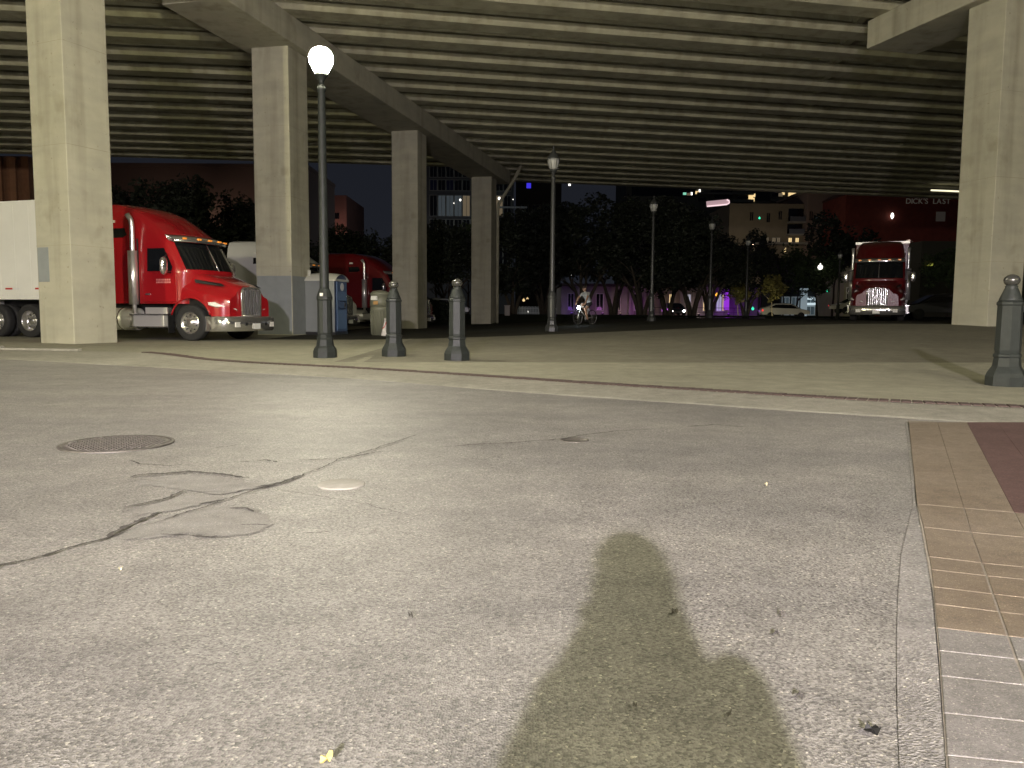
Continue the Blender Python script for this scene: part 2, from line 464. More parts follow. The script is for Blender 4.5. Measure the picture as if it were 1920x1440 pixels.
MB().grid([[(x, y, zt(x, y)-.03) for x in [-60+i*2 for i in range(61)]] for y in [12+j*1.5 for j in range(32)]]).build("plaza_subbase", M_conc2, kind='structure')
ground_sheet("lawn", -120, 160, 53.4, 78, 100, 20, M_grass, .02, fn=lambda x, y: zt(x, y) + .06*noise.noise(Vector((x*.3, y*.3, 0))) + (.10*sm((y-54)/3) if x > -6 else 0))
ground_sheet("far_street", -300, 400, 77.8, 400, 20, 10, M_asph, -.12)

# brick course in a mortar bed
bb = bpy.data.objects.new("brick_band", None); COL.objects.link(bb); bb["kind"] = 'structure'
bl = brick_line
bed = [[], []]
for i, p in enumerate(bl):
    d = (bl[min(i+1, len(bl)-1)] - bl[max(i-1, 0)]).normalized(); nrm = Vector((-d.y, d.x, 0))
    bed[0].append((p.x-nrm.x*.02, p.y-nrm.y*.02, .011)); bed[1].append((p.x+nrm.x*.235, p.y+nrm.y*.235, .011))
MB().grid(bed).build("mortar_bed", M_mortar, bb)
bmeshes = []
for k in range(5):
    z1 = .013 + random.random()*.004; e = random.uniform(-.003, .003)
    bmeshes.append(MB().add([(-.044,0,0),(.044+e,0,0),(.044,.212,0),(-.044,.212+e,0),(-.041,.003,z1),(.041+e,.003,z1),(.041,.208,z1),(-.041,.208+e,z1)],[(4,5,6,7),(0,1,5,4),(1,2,6,5),(2,3,7,6),(3,0,4,7)]).mesh("brick", M_brick))
nb_ = 0
for i in range(len(bl)-2, 0, -1):
    p = bl[i]; d = (bl[i+1]-bl[i-1]).normalized()
    if nb_ >= 295: break
    inst("brick", bmeshes[random.randrange(5)], bb, (p.x, p.y, .006+random.uniform(-.001,.001)), atan2(d.y, d.x)+random.uniform(-.02,.02)); nb_ += 1

# crosswalk paving on the right: slabs with recessed joints
cw = bpy.data.objects.new("crosswalk_paving", None); COL.objects.link(cw); cw["kind"] = 'structure'
def slab(px_poly, m, gap=.003, z=-.006, name="slab"):
    pts = [G(*p) for p in px_poly]; c = sum(pts, Vector())/len(pts)
    q = []
    for p in pts:
        d = (p-c); L = d.length; q.append(c + d*((L-gap*1.4)/L))
    n_ = len(q); vs = [(p.x,p.y,-.03) for p in q] + [(p.x,p.y,z) for p in q]
    vs2 = vs
    return MB().add(vs2, [tuple(range(n_,2*n_))]+[(i,(i+1)%n_,n_+(i+1)%n_,n_+i) for i in range(n_)]).build(name, m, cw, bevel=.002)
def lx(y, tbl):
    if y <= tbl[0][1]: return tbl[0][0]
    for i in range(len(tbl)-1):
        if tbl[i][1] <= y <= tbl[i+1][1]:
            t = (y-tbl[i][1])/(tbl[i+1][1]-tbl[i][1]); return tbl[i][0]+t*(tbl[i+1][0]-tbl[i][0])
    return tbl[-1][0]
La = [(1703,786),(1712,845),(1719,940),(1731,985),(1745,1062),(1750,1110),(1754,1150),(1761,1230),(1768,1330),(1776,1440),(1784,1560)]
Lb = [(1757,788),(1778,850),(1806,944),(1822,1000),(1849,1074),(1865,1120),(1880,1160),(1905,1230),(1945,1330),(1990,1440),(2050,1560)]
Lc = [(1813,792),(1850,870),(1902,958),(1935,1020),(1975,1090),(2000,1140),(2025,1190),(2070,1260),(2130,1360),(2190,1440),(2270,1560)]
Ld = [(1870,794),(1930,880),(2010,975),(2060,1040),(2110,1110),(2150,1160),(2180,1210),(2230,1280),(2310,1370),(2390,1440),(2500,1560)]
Le = [(1935,797),(2020,890),(2120,990),(2190,1060),(2250,1130),(2300,1190),(2350,1240),(2410,1310),(2500,1400),(2600,1460),(2720,1560)]
rowsA = [790,942,985,1040,1064,1096,1128,1172,1215,1262,1331,1410,1500]
rowsL = [0, 8, 10, 12, 12, 14, 15, 16, 16, 18, 20, 22, 24]
def PT(tbl, i, off=0):
    y = rowsA[i] + off
    return (lx(y, tbl), y)
for i in range(len(rowsA)-1):
    o = rowsL
    gray = i >= 7
    m1 = M_gray if gray else M_tan
    s1, s2 = o[i]*1.0, o[i+1]*1.0
    slab([(lx(rowsA[i],La),rowsA[i]),(lx(rowsA[i+1],La),rowsA[i+1]),(lx(rowsA[i+1]+s2,Lb),rowsA[i+1]+s2),(lx(rowsA[i]+s1,Lb),rowsA[i]+s1)], m1)
    slab([(lx(rowsA[i]+s1,Lb),rowsA[i]+s1),(lx(rowsA[i+1]+s2,Lb),rowsA[i+1]+s2),(lx(rowsA[i+1]+2*s2,Lc),rowsA[i+1]+2*s2),(lx(rowsA[i]+2*s1,Lc),rowsA[i]+2*s1)], M_red if False else m1)
    if i < 8:
        slab([(lx(rowsA[i]+2*s1,Lc),rowsA[i]+2*s1),(lx(rowsA[i+1]+2*s2,Lc),rowsA[i+1]+2*s2),(lx(rowsA[i+1]+3*s2,Ld),rowsA[i+1]+3*s2),(lx(rowsA[i]+3*s1,Ld),rowsA[i]+3*s1)], M_red if i < 1 else m1)
        slab([(lx(rowsA[i]+3*s1,Ld),rowsA[i]+3*s1),(lx(rowsA[i+1]+3*s2,Ld),rowsA[i+1]+3*s2),(lx(rowsA[i+1]+4*s2,Le),rowsA[i+1]+4*s2),(lx(rowsA[i]+4*s1,Le),rowsA[i]+4*s1)], M_red if i < 1 else m1)
# joint sand bed under the slabs
bedp = [G(*p) for p in [La[0],La[2],La[5],La[7],La[10],(2900,1560),(2900,900),(1960,800)]]
MB().add([(p.x,p.y,-.0085) for p in bedp],[tuple(range(len(bedp)))]).build("joint_bed", mat("joint_sand",(.19,.17,.135),.95,noise_amt=.25,nscale=20), cw)
# gutter strip left of the slabs
sl = [(1698,792),(1705,850),(1712,940),(1690,1030),(1684,1110),(1682,1200),(1683,1300),(1688,1440),(1696,1600)]
sr = [(1701,786),(1710,845),(1717,940),(1729,985),(1748,1110),(1759,1230),(1766,1330),(1776,1440),(1786,1600)]
pl_ = [[(G(*p).x, G(*p).y, -.0175) for p in sl], [(G(*p).x, G(*p).y, -.0105) for p in sr]]
MB().grid(pl_).build("gutter_strip", M_strip, kind='structure')

# --- cracks and the worn-away surface in the road
def ribbon(name, pxs, wid, m, z=-.0125, jag=.5, parent=None, step=.014, thick=.0):
    pts = resample([G(*p) for p in pxs], step)
    Lr = []; Rr = []
    n_ = len(pts)
    for i, p in enumerate(pts):
        d = (pts[min(i+1,n_-1)]-pts[max(i-1,0)]).normalized(); nrm = Vector((-d.y,d.x,0))
        t = i/max(1,n_-1); wv = wid*min(1, 8*t+.15, 8*(1-t)+.15)*(1+1.3*jag*noise.noise(p*17)+1.5*jag*noise.noise(p*53+Vector((3,3,3))))
        off = nrm*(.016*noise.noise(p*6)+.010*noise.noise(p*21)+.006*noise.noise(p*60))
        a = p+off+nrm*wv*.5; c = p+off-nrm*wv*.5
        Lr.append((a.x,a.y,z)); Rr.append((c.x,c.y,z+thick))
    return MB().grid([Lr,Rr]).build(name, m, parent)
rc = bpy.data.objects.new("road_cracks", None); COL.objects.link(rc); rc["kind"] = 'structure'
ribbon("crack", [(-60,1085),(0,1053),(60,1040),(130,1018),(200,1002),(250,985)], 0.0150, M_crack, parent=rc)
ribbon("crack", [(250,985),(330,962),(400,938),(470,916),(520,902),(545,893),(590,877),(640,855),(700,838),(760,818),(800,806)], 0.0080, M_crack, parent=rc)
ribbon("crack", [(480,909),(530,900),(560,886)], 0.0275, M_crack, parent=rc, z=-.011)
ribbon("crack", [(515,912),(600,925),(690,940),(770,962)], 0.0040, M_crack, parent=rc)
ribbon("crack", [(242,891),(262,886),(300,884),(350,880),(400,883),(440,889),(470,893)], 0.0250, M_crack, parent=rc, z=-.011)
ribbon("crack", [(228,946),(260,941),(305,931),(350,913)], 0.0150, M_crack, parent=rc, z=-.011)
ribbon("crack", [(198,1004),(215,992),(250,976),(290,958),(302,954)], 0.0225, M_crack, parent=rc, z=-.011)
ribbon("crack", [(240,858),(260,866),(310,868),(360,866)], 0.0110, M_crack, parent=rc)
ribbon("crack", [(403,836),(455,829)], 0.0090, M_crack, parent=rc)
ribbon("crack", [(430,948),(460,947),(476,955)], 0.0130, M_crack, parent=rc)
ribbon("crack", [(570,994),(620,990)], 0.0080, M_crack, parent=rc)
ribbon("crack", [(450,977),(510,979)], 0.0070, M_crack, parent=rc)
ribbon("crack", [(820,835),(900,829),(980,825),(1050,819),(1100,811),(1160,804),(1230,801)], 0.0110, M_crack, parent=rc)
ribbon("crack", [(1290,797),(1340,793),(1400,798)], 0.0150, M_crack, parent=rc)
ribbon("crack", [(370,939),(400,935),(420,931)], 0.0090, M_crack, parent=rc)
for p in [[(560,858),(640,855),(720,842)],[(450,862),(500,858),(520,862)],[(300,995),(370,1000),(430,1001)]]:
    ribbon("crack", p, .014, M_crack, parent=rc, jag=1.0)
wp = [[(247,893),(300,887),(350,883),(400,886),(440,892),(475,898),(512,902),(470,912),(420,919),(365,914),(310,907),(265,901)],
      [(352,923),(420,925),(398,934),(345,946),(300,953),(262,958),(234,950),(268,943),(312,934)],
      [(208,1003),(255,980),(300,964),(360,953),(410,943),(470,944),(500,957),(515,974),(488,990),(430,997),(380,994),(330,996),(270,1001),(228,1006)]]
for q in wp:
    pp = [G(*p) for p in q]; n_ = len(pp); ring = []
    for i in range(n_):
        a, c = pp[i], pp[(i+1)%n_]
        for k in range(16):
            v = a+(c-a)*k/16; ring.append((v.x+.03*noise.noise(v*12)+.02*noise.noise(v*41), v.y+.05*noise.noise(v*9+Vector((5,5,5)))+.03*noise.noise(v*37), -.0165))
    MB().add(ring, [tuple(range(len(ring)))]).build("worn_patch", M_worn, rc)

# manhole cover
mc = G(220,827); 
t = empty("manhole_cover", (mc.x, mc.y, -.02), 0, "round cast iron manhole cover set in the asphalt, largest of the covers", "manhole")
MB().lathe([(.345,0),(.345,.009),(.325,.011),(.320,.004)], 48, cap=False).build("rim", M_iron, t)
MB().lathe([(.0,.007),(.314,.007),(.316,.0)], 48, cap=False).build("cover_plate", M_iron, t)
b = MB()
for i in range(-9, 10):
    for j in range(-9, 10):
        x, y = i*.032, j*.032
        if x*x+y*y < .29**2: b.box((x-.009,y-.009,.007),(x+.009,y+.009,.0125))
b.build("tread_studs", M_iron, t)["kind"] = 'stuff'
p = G(640,902)
t = empty("valve_cover", (p.x, p.y, -.02), 0, "small pale round valve cover in the worn asphalt", "valve cover")
MB().lathe([(.118,0),(.118,.006),(.112,.008),(.0,.0085)], 32, cap=False).build("cover_plate", mat("pale_disc",(.30,.29,.25),.7,noise_amt=.15,nscale=20), t)
p = G(1077,820)
t = empty("drain_cap", (p.x, p.y, -.02), 0, "small dark round iron cap sunk in the road", "drain cap")
MB().lathe([(.10,0),(.10,.004),(.088,.005),(.085,.001),(0,.001)], 28, cap=False).build("cover_plate", M_iron, t)
# litter
def leafy(name, px, py, size, m, label, cat, seed):
    rr = random.Random(seed); p = G(px,py); n_ = 9
    vs = [(0,0,.012)]
    for k in range(n_):
        a = 2*pi*k/n_; r_ = size*(.55+.45*rr.random()); vs.append((r_*cos(a), r_*sin(a), .002+.022*rr.random()))
    MB().add(vs, [(0,k+1,(k+1)%n_+1) for k in range(n_)]).build(name, m, None, label, cat, loc=(p.x,p.y,-.016))
leafy("crumpled_leaf", 1635,1362,.022, mat("black_leaf",(.006,.006,.006),.6), "crumpled black leaf lying on the asphalt beside the gutter strip", "leaf", 3)
leafy("fallen_leaf", 613,1418,.014, mat("yellow_leaf",(.45,.38,.12),.7), "small yellow fallen leaf on the asphalt near the bottom edge", "leaf", 5)
leafy("litter_scrap", 226,1064,.010, mat("pale_scrap",(.6,.55,.35),.7), "tiny pale scrap of litter below the cracked patch", "litter", 8)
for i,(px,py,s_) in enumerate([(1265,1145,.012),(1468,1148,.013),(1455,1184,.012),(1366,1333,.008),(1436,907,.012),(1190,1320,.007),(770,1150,.009),(1500,1300,.012)]):
    leafy("road_chip", px,py,s_, M_crack if i != 4 else MATS["pale_scrap"], ["dark chip of grit by the edge of the shadow's neck","dark chip of grit farther out beyond the shadow's shoulder","flat dark chip of grit next to another chip","glinting grit inside the large shadow","pale speck on the clean asphalt of the far lane","tiny dark grit in the middle of the shadow","small dark grit on the open asphalt away from the cracks","dark chip of grit near the edge strip of the road"][i], "grit", 20+i)

# ------------------------------------------------------------------ overpass
ov = empty("overpass", (0,0,0), 0, "concrete highway overpass with parallel girders, pier caps and square columns over the plaza", "overpass")
SOF, CAPB = 10.97, 10.05
def xcap(y): return -8.44 + .25*(y-29.2)
sec = [(-.50,.10),(-.38,-.02),(.38,-.02),(.50,.10),(.48,.24),(.12,.44),(.12,1.02),(.5,1.16),(.5,1.30),(-.5,1.30),(-.5,1.16),(-.12,1.02),(-.12,.44),(-.48,.24)]
def girder(xa, xb, Y0, sl):
    if xb - xa < 1: return
    d = Vector((1, sl, 0)).normalized(); nrm = Vector((-d.y, d.x, 0))
    a = Vector((xa, Y0+sl*xa, SOF)); c = Vector((xb, Y0+sl*xb, SOF)); n_ = len(sec); vs = []
    for p in (a, c):
        for (u, z) in sec: vs.append(p + nrm*u + Vector((0,0,z)))
    MB().add(vs, [tuple(reversed(range(n_))), tuple(range(n_,2*n_))] + [(i,(i+1)%n_,n_+(i+1)%n_,n_+i) for i in range(n_)]).build("girder", M_beam, ov)
for k in range(-9, 17):
    Y0 = 26.98 + 2.15*k + .25
    # where the girder crosses the cap line: x = xcap(Y0+.2x)
    xc = (-8.44 + .25*(Y0-29.2))/(1-.25*.2)
    girder(xc+.06, 75, Y0, .2)
for k in range(-9, 14):
    Y0 = 27.9 + 2.16*k + .25
    xc = (-8.44 + .25*(Y0-29.2))/(1-.25*.125)
    girder(-75, xc-.06, Y0, .125)
# diaphragms between girders, in a line parallel to the caps
def diaph(x0, y0, slope_x, sl, ks, base):
    for k in ks:
        Y0 = base + k*2.15
        x = (x0 + slope_x*(Y0-y0))/(1-slope_x*sl); y = Y0+sl*x
        MB().box((x-.14, y+.13, SOF+.30), (x+.16, y+2.0, SOF+1.25)).build("diaphragm", M_beam, ov)
diaph(13.6, 33.4, .22, .2, range(-3, 14), 27.2)
# deck
poly = [(-80,7-10),(-9,9.0),(75,25),(75,77),(xcap(61.5),61.0),(-9,57.6),(-80,48.5)]
MB().prism(poly, SOF+1.303, SOF+1.6).build("deck_slab", M_slab, ov)
# edge barrier along the far side
def edge_bar(p, q, z0, z1, th=.3):
    d = Vector((q[0]-p[0], q[1]-p[1], 0)).normalized(); nrm = Vector((-d.y,d.x,0))*th/2
    MB().prism([(p[0]-nrm.x,p[1]-nrm.y),(q[0]-nrm.x,q[1]-nrm.y),(q[0]+nrm.x,q[1]+nrm.y),(p[0]+nrm.x,p[1]+nrm.y)], z0, z1).build("edge_barrier", M_beam, ov)
edge_bar((-80,48.7),(-9.4,57.4), SOF+.9, SOF+2.6)
edge_bar((0,61.8),(75,76.8), SOF+.9, SOF+2.6)
# caps
def obox(p, d, L, wdt, z0, z1, name, m, parent=ov, bevel=.03, **kw):
    d = Vector((d[0], d[1], 0)).normalized(); nrm = Vector((-d.y,d.x,0)); p = Vector((p[0],p[1],0)); q = p+d*L
    pts = [p-nrm*wdt/2, q-nrm*wdt/2, q+nrm*wdt/2, p+nrm*wdt/2]
    return MB().prism([(v.x,v.y) for v in pts], z0, z1).build(name, m, parent, bevel=bevel, **kw)
obox((xcap(24.5), 24.5), (.25,1), 34.4, 2.15, CAPB, SOF-.01, "pier_cap", M_col)
obox((-13.0, 23.45), (1, .06), 4.3, 1.6, CAPB+.004, SOF-.013, "pier_cap", M_col)
rcN = Vector((14.05, 23.4))
rcen = rcN + .65*Vector((-.29,.956)) + .65*Vector((.956,.29))
obox((rcen.x+.29*6.5, rcen.y-.956*6.5), (-.29,.956), 11.0, 2.1, CAPB-.02, SOF-.012, "pier_cap", M_col)
# columns: near corner, size, turn, height
def column(N, wdt, phi, h, base_z, label, cham=.018):
    e1 = Vector((-cos(phi), sin(phi))); e2 = Vector((sin(phi), cos(phi)))
    c = Vector(N) + (e1+e2)*wdt/2
    o = MB().box((-wdt/2,-wdt/2,base_z-.1),(wdt/2,wdt/2,h)).build("column", M_col, ov, label, bevel=cham, loc=(c.x,c.y,0), rz=-phi)
    return o, c
def near_xy(px, Y): return (XA(px, Y, 640), Y)
c0, c0c = column(near_xy(139.5, 19.7), 1.25, R(24), CAPB+.5, 0, "column nearest the kerb with a bright pinkish lit right face")
c1, c1c = column(near_xy(549.5, 28.35), 1.40, R(12.4), CAPB+.02, 0, "column with grey masking paint on its lower part")
c2, c2c = column(near_xy(784, 41), 1.40, R(13), CAPB+.02, 0, "plain column between the red truck and the far column")
c3, c3c = column(near_xy(920, 54.5), 1.40, R(13), CAPB+.02, 0, "most distant column with a drain pipe down its side")
c4, c4c = column(near_xy(1848.5, 23.4), 1.28, R(73), CAPB, .2, "column standing alone behind the single bollard")
# grey masking paint (thin coats just proud of the concrete)
MB().box((-.7-.003,-.7-.003,.0),(.7+.003,.7+.003,2.15)).build("paint_coat", M_gpaint, c1, bevel=.035)
MB().box((-.60,-.628,1.55),(-.18,-.60,2.42)).build("paint_patch", M_gpaint, c0, bevel=.01)
# form seams on columns
for cc, wd in ((c0,1.25),(c1,1.4),(c2,1.4),(c3,1.4),(c4,1.28)):
    for zz in (2.45, 4.9, 7.35):
        MB().box((-wd/2-.0035,-wd/2-.0035,zz),(wd/2+.0035,wd/2+.0035,zz+.012)).build("form_seam", M_beam, cc)
# drain pipe on the far column, bending to the cap
px_ = c3c.x + .95; py_ = c3c.y - .1
MB().tube([(px_,py_,0),(px_,py_,7.8),(px_+.05,py_-.1,8.3),(px_+.5,py_-.1,9.0),(px_+1.0,py_-.1,9.8),(px_+1.3,py_-.1,10.3),(px_+1.6,py_-.1,10.9)], .11, 10).build("drain_pipe", M_beam, ov)
# tube light under the far edge of the deck on the right
MB().box((-1.5,-.06,-.05),(1.5,.06,.05)).build("tube_light", emis("lit_tube",(1,.93,.62),1.4), ov, loc=(A(1778,358,62.0).x, 62.0, A(1778,358,62.0).z), rz=.2)

# ------------------------------------------------------------------ lamp posts and bollards
def post_parts(root, lit, m=M_post, emat=None):
    MB().lathe([(.235,0),(.235,.13),(.215,.19),(.175,.24),(.155,.36),(.165,.39),(.150,.42),(.137,.46)], 8, smooth=False, ph=.5).build("base", m, root)
    MB().lathe([(.137,.46),(.150,.50),(.145,1.12),(.158,1.15),(.158,1.20),(.125,1.30),(.098,1.36)], 12, smooth=False).build("pedestal", m, root)
    MB().lathe([(.096,1.33),(.092,1.40),(.072,5.12),(.085,5.14),(.085,5.20),(.055,5.24)], 16).build("shaft", m, root)
    MB().lathe([(.055,5.22),(.05,5.30),(.09,5.38),(.125,5.41),(.125,5.45)], 16).build("globe_holder", m, root)
    if lit:
        MB().lathe([(.115,5.452),(.14,5.50),(.205,5.62),(.232,5.71),(.225,5.79),(.185,5.87),(.11,5.925),(.03,5.94)], 20).build("globe", emat, root)
    else:
        MB().lathe([(.12,5.452),(.14,5.50),(.185,5.66),(.195,5.76),(.185,5.80)], 20).build("globe", M_glass, root)
        rb = MB()
        for k in range(6):
            a = 2*pi*k/6; rb.tube([(.125*cos(a),.125*sin(a),5.45),(.192*cos(a),.192*sin(a),5.66),(.202*cos(a),.202*sin(a),5.80)], .008, 5)
        rb.build("rib", m, root)
        MB().lathe([(.225,5.79),(.215,5.83),(.14,5.95),(.06,6.06),(.035,6.13),(.02,6.16),(.035,6.19),(.008,6.25)], 20).build("roof", m, root)
lamp1 = empty("street_lamp", (*G(610,671.5).xy, 0), 0, "lit street lamp with a glaring white globe, left of the two bollards", "street lamp", "street lamps on the plaza")
lamp1.location.z = .006
post_parts(lamp1, True, emat=E_lamp); lamp1.scale = (.93,)*3
def led_head(root, em):
    MB().lathe([(.0001,5.825),(.14,5.825),(.14,5.83)], 20, cap=False).build("led_board", em, root)
    MB().lathe([(.0001,5.87),(.13,5.86),(.155,5.845),(.155,5.835),(.0001,5.834)], 20, cap=False).build("lamp_housing", M_black, root)
led_head(lamp1, E_plate)
MB().box((-.028,-.02,0),(.028,.02,.06)).build("sticker", mat("sticker_white",(.75,.75,.65),.6), lamp1, loc=(-.02,-.165,1.21))
lamp2 = empty("street_lamp", (0,0,0), 0, "dark unlit street lamp with a pointed roof, left of the cyclist", "street lamp", "street lamps on the plaza")
post_parts(lamp2, False, M_postb)
def put_lamp(px, Y, src, label=None, sc=1.0, first=False):
    o = src if first else copy_tree(src)
    x = XA(px, Y, 600); o.location = (x, Y, zt(x, Y)+.006); o.scale = (sc,)*3
    if label: o["label"] = label
    return o
put_lamp(1034.5, 27.2, lamp2, first=True)
put_lamp(1221, 39.2, lamp2, "unlit street lamp standing before the purple lit wall, second farther post behind the cyclist", .98)
put_lamp(1330, 49.5, lamp2, "thin distant street lamp in front of the dark trees, between cyclist and yellow tree")
put_lamp(1398, 60.5, lamp2, "most distant small street lamp before the beige apartment block", 1.0)
put_lamp(1570, 52, lamp2, "distant unlit street lamp left of the truck facing the camera", .72)
# lit lamps on the street behind the viewer: same kind of post, off camera
for (x, y, emt, lb) in ((-1.95,-14.3,E_lampb,"lit street lamp on the far pavement behind the viewer"),(-19,-6.5,E_lampo,"lit off-camera street lamp further left along the near pavement"),(17,-4.0,E_lampo2,"lit off-camera street lamp further right along the near pavement")):
    o = empty("street_lamp", (x,y,-.02), 0, lb, "street lamp", "street lamps on the plaza")
    post_parts(o, True, emat=emt)
    if emt is E_lampb: led_head(o, E_plateb)
    if emt is not E_lampb:
        o.scale = (1.25,)*3

mast = empty("added_light_mast", (5.0,-13.0,-.02), 0, "tall twin-headed fill light mast added out of view behind the viewer", "light mast")  # added lamp out of view, fills the near road with light
MB().lathe([(.22,0),(.22,.5),(.14,.6),(.09,12.0)], 12).build("shaft", M_post, mast)
for s_ in (-1,1):
    MB().tube([(0,0,11.8),(s_*1.0,0,12.1),(s_*1.5,0,12.1)], .05, 8).build("arm", M_post, mast)
    MB().box((s_*1.5-.3,-.16,12.04),(s_*1.5+.3,.16,12.18)).build("head", M_post, mast, bevel=.03)
    MB().box((s_*1.5-.25,-.13,12.02),(s_*1.5+.25,.13,12.036)).build("lens", E_mast, mast)

def bollard_parts(root):
    MB().lathe([(.235,0),(.235,.12),(.215,.17),(.165,.25),(.150,.36),(.162,.375),(.162,.40),(.145,.42)], 8, smooth=False, ph=.5).build("base", M_post, root)
    MB().lathe([(.143,.42),(.150,.46),(.143,1.02),(.155,1.035),(.155,1.06),(.14,1.075)], 8, smooth=False, ph=.5).build("body", M_post, root)
    MB().lathe([(.14,1.075),(.128,1.11),(.085,1.22),(.07,1.25),(.075,1.265),(.06,1.28)], 16).build("neck", M_post, root)
    pr = [(.0001,0)]+[(.095*sin(pi*k/10), .078*(1-cos(pi*k/10))) for k in range(1,10)]+[(.0001,.156)]
    MB().lathe([(r_, 1.262+h) for r_, h in pr], 20).build("ball_cap", mat("worn_cap",(.10,.10,.09),.25,metal=.6), root)
bol = empty("bollard", (0,0,0), 0, "dark bollard beside the litter bin, nearest to the lit lamp", "bollard", "bollards along the kerb")
bollard_parts(bol)
bl2 = [(739,670,1.0,bol,None),(857,677.5,1.0,None,"dark bollard with a pale ring, standing alone before the far columns"),(1885,724,.955,None,"dark bollard in front of the separate concrete column")]
for px, py, sc, src, lb in bl2:
    o = src or copy_tree(bol); p = G(px,py); o.location = (p.x,p.y,zt(p.x,p.y)+.006); o.scale = (sc,)*3
    if lb: o["label"] = lb

# ------------------------------------------------------------------ tractor units (x ahead of the front axle, y to the left)
def interp(tbl, x):
    if x <= tbl[0][0]: return tbl[0][1]
    for i in range(len(tbl)-1):
        if x <= tbl[i+1][0]:
            t = (x-tbl[i][0])/(tbl[i+1][0]-tbl[i][0]); return tbl[i][1]+t*(tbl[i+1][1]-tbl[i][1])
    return tbl[-1][1]
XF = [(1.05,.02),(1.98,.10),(2.85,-.38),(3.0,-.52),(3.16,-.78),(3.4,-1.12),(3.67,-1.55),(3.83,-1.95),(3.93,-2.4),(3.98,-2.95),(4.01,-3.7)]
HW = [(1.05,1.13),(1.9,1.15),(2.6,1.12),(2.9,1.10),(3.4,1.05),(3.75,.98),(3.93,.86),(4.01,.6)]
def front_pt(y_, z, off=0.0):
    hw = interp(HW, z); t = min(1, abs(y_)/hw)
    return (interp(XF, z)-.36*t**3.2+off, y_*1.0, z)
def wheel(root, x, y, side, dual=False, z=.51):
    wroot = None
    s = side
    tw_ = .29
    tp = [(.30,-.12),(.46,-.145),(.50,-.125),(.512,-.06),(.512,.06),(.50,.125),(.46,.145),(.30,.12)]
    w_ = MB().lathe([(r_, h) for r_, h in tp], 32, axis='y', cap=False)
    if dual: w_.lathe([(r_, h - s*.34) for r_, h in tp], 28, axis='y', cap=False)
    wh = w_.build("wheel", M_tyre, root, loc=(x, y, z))
    if dual:   # outer dual: deep dished rim
        MB().lathe([(.315,s*.13),(.30,s*.12),(.27,s*.0),(.20,-s*.06),(.12,-s*.05),(.115,s*.06),(.08,s*.08),(.001,s*.08)], 28, axis='y', cap=False).build("rim", M_chrome, wh)
    else:
        MB().lathe([(.315,s*.13),(.30,s*.115),(.285,s*.06),(.25,s*.10),(.15,s*.135),(.14,s*.15),(.11,s*.19),(.07,s*.20),(.001,s*.20)], 28, axis='y', cap=False).build("rim", M_chrome, wh)
    hh = MB()
    for k in range(10):
        a = 2*pi*k/10
        hh.lathe([(.024,0),(.020,s*.012)], 8, (.225*sin(a), s*(.115 if not dual else -.03), .225*cos(a)), 'y')
    hh.build("hand_holes", M_black, wh)
    nu = MB()
    for k in range(10):
        a = 2*pi*(k+.5)/10
        nu.lathe([(.013,0),(.010,s*.03)], 6, (.155*sin(a), s*(.135 if not dual else -.045), .155*cos(a)), 'y')
    nu.build("lug_nuts", M_chrome, wh)
    return wh
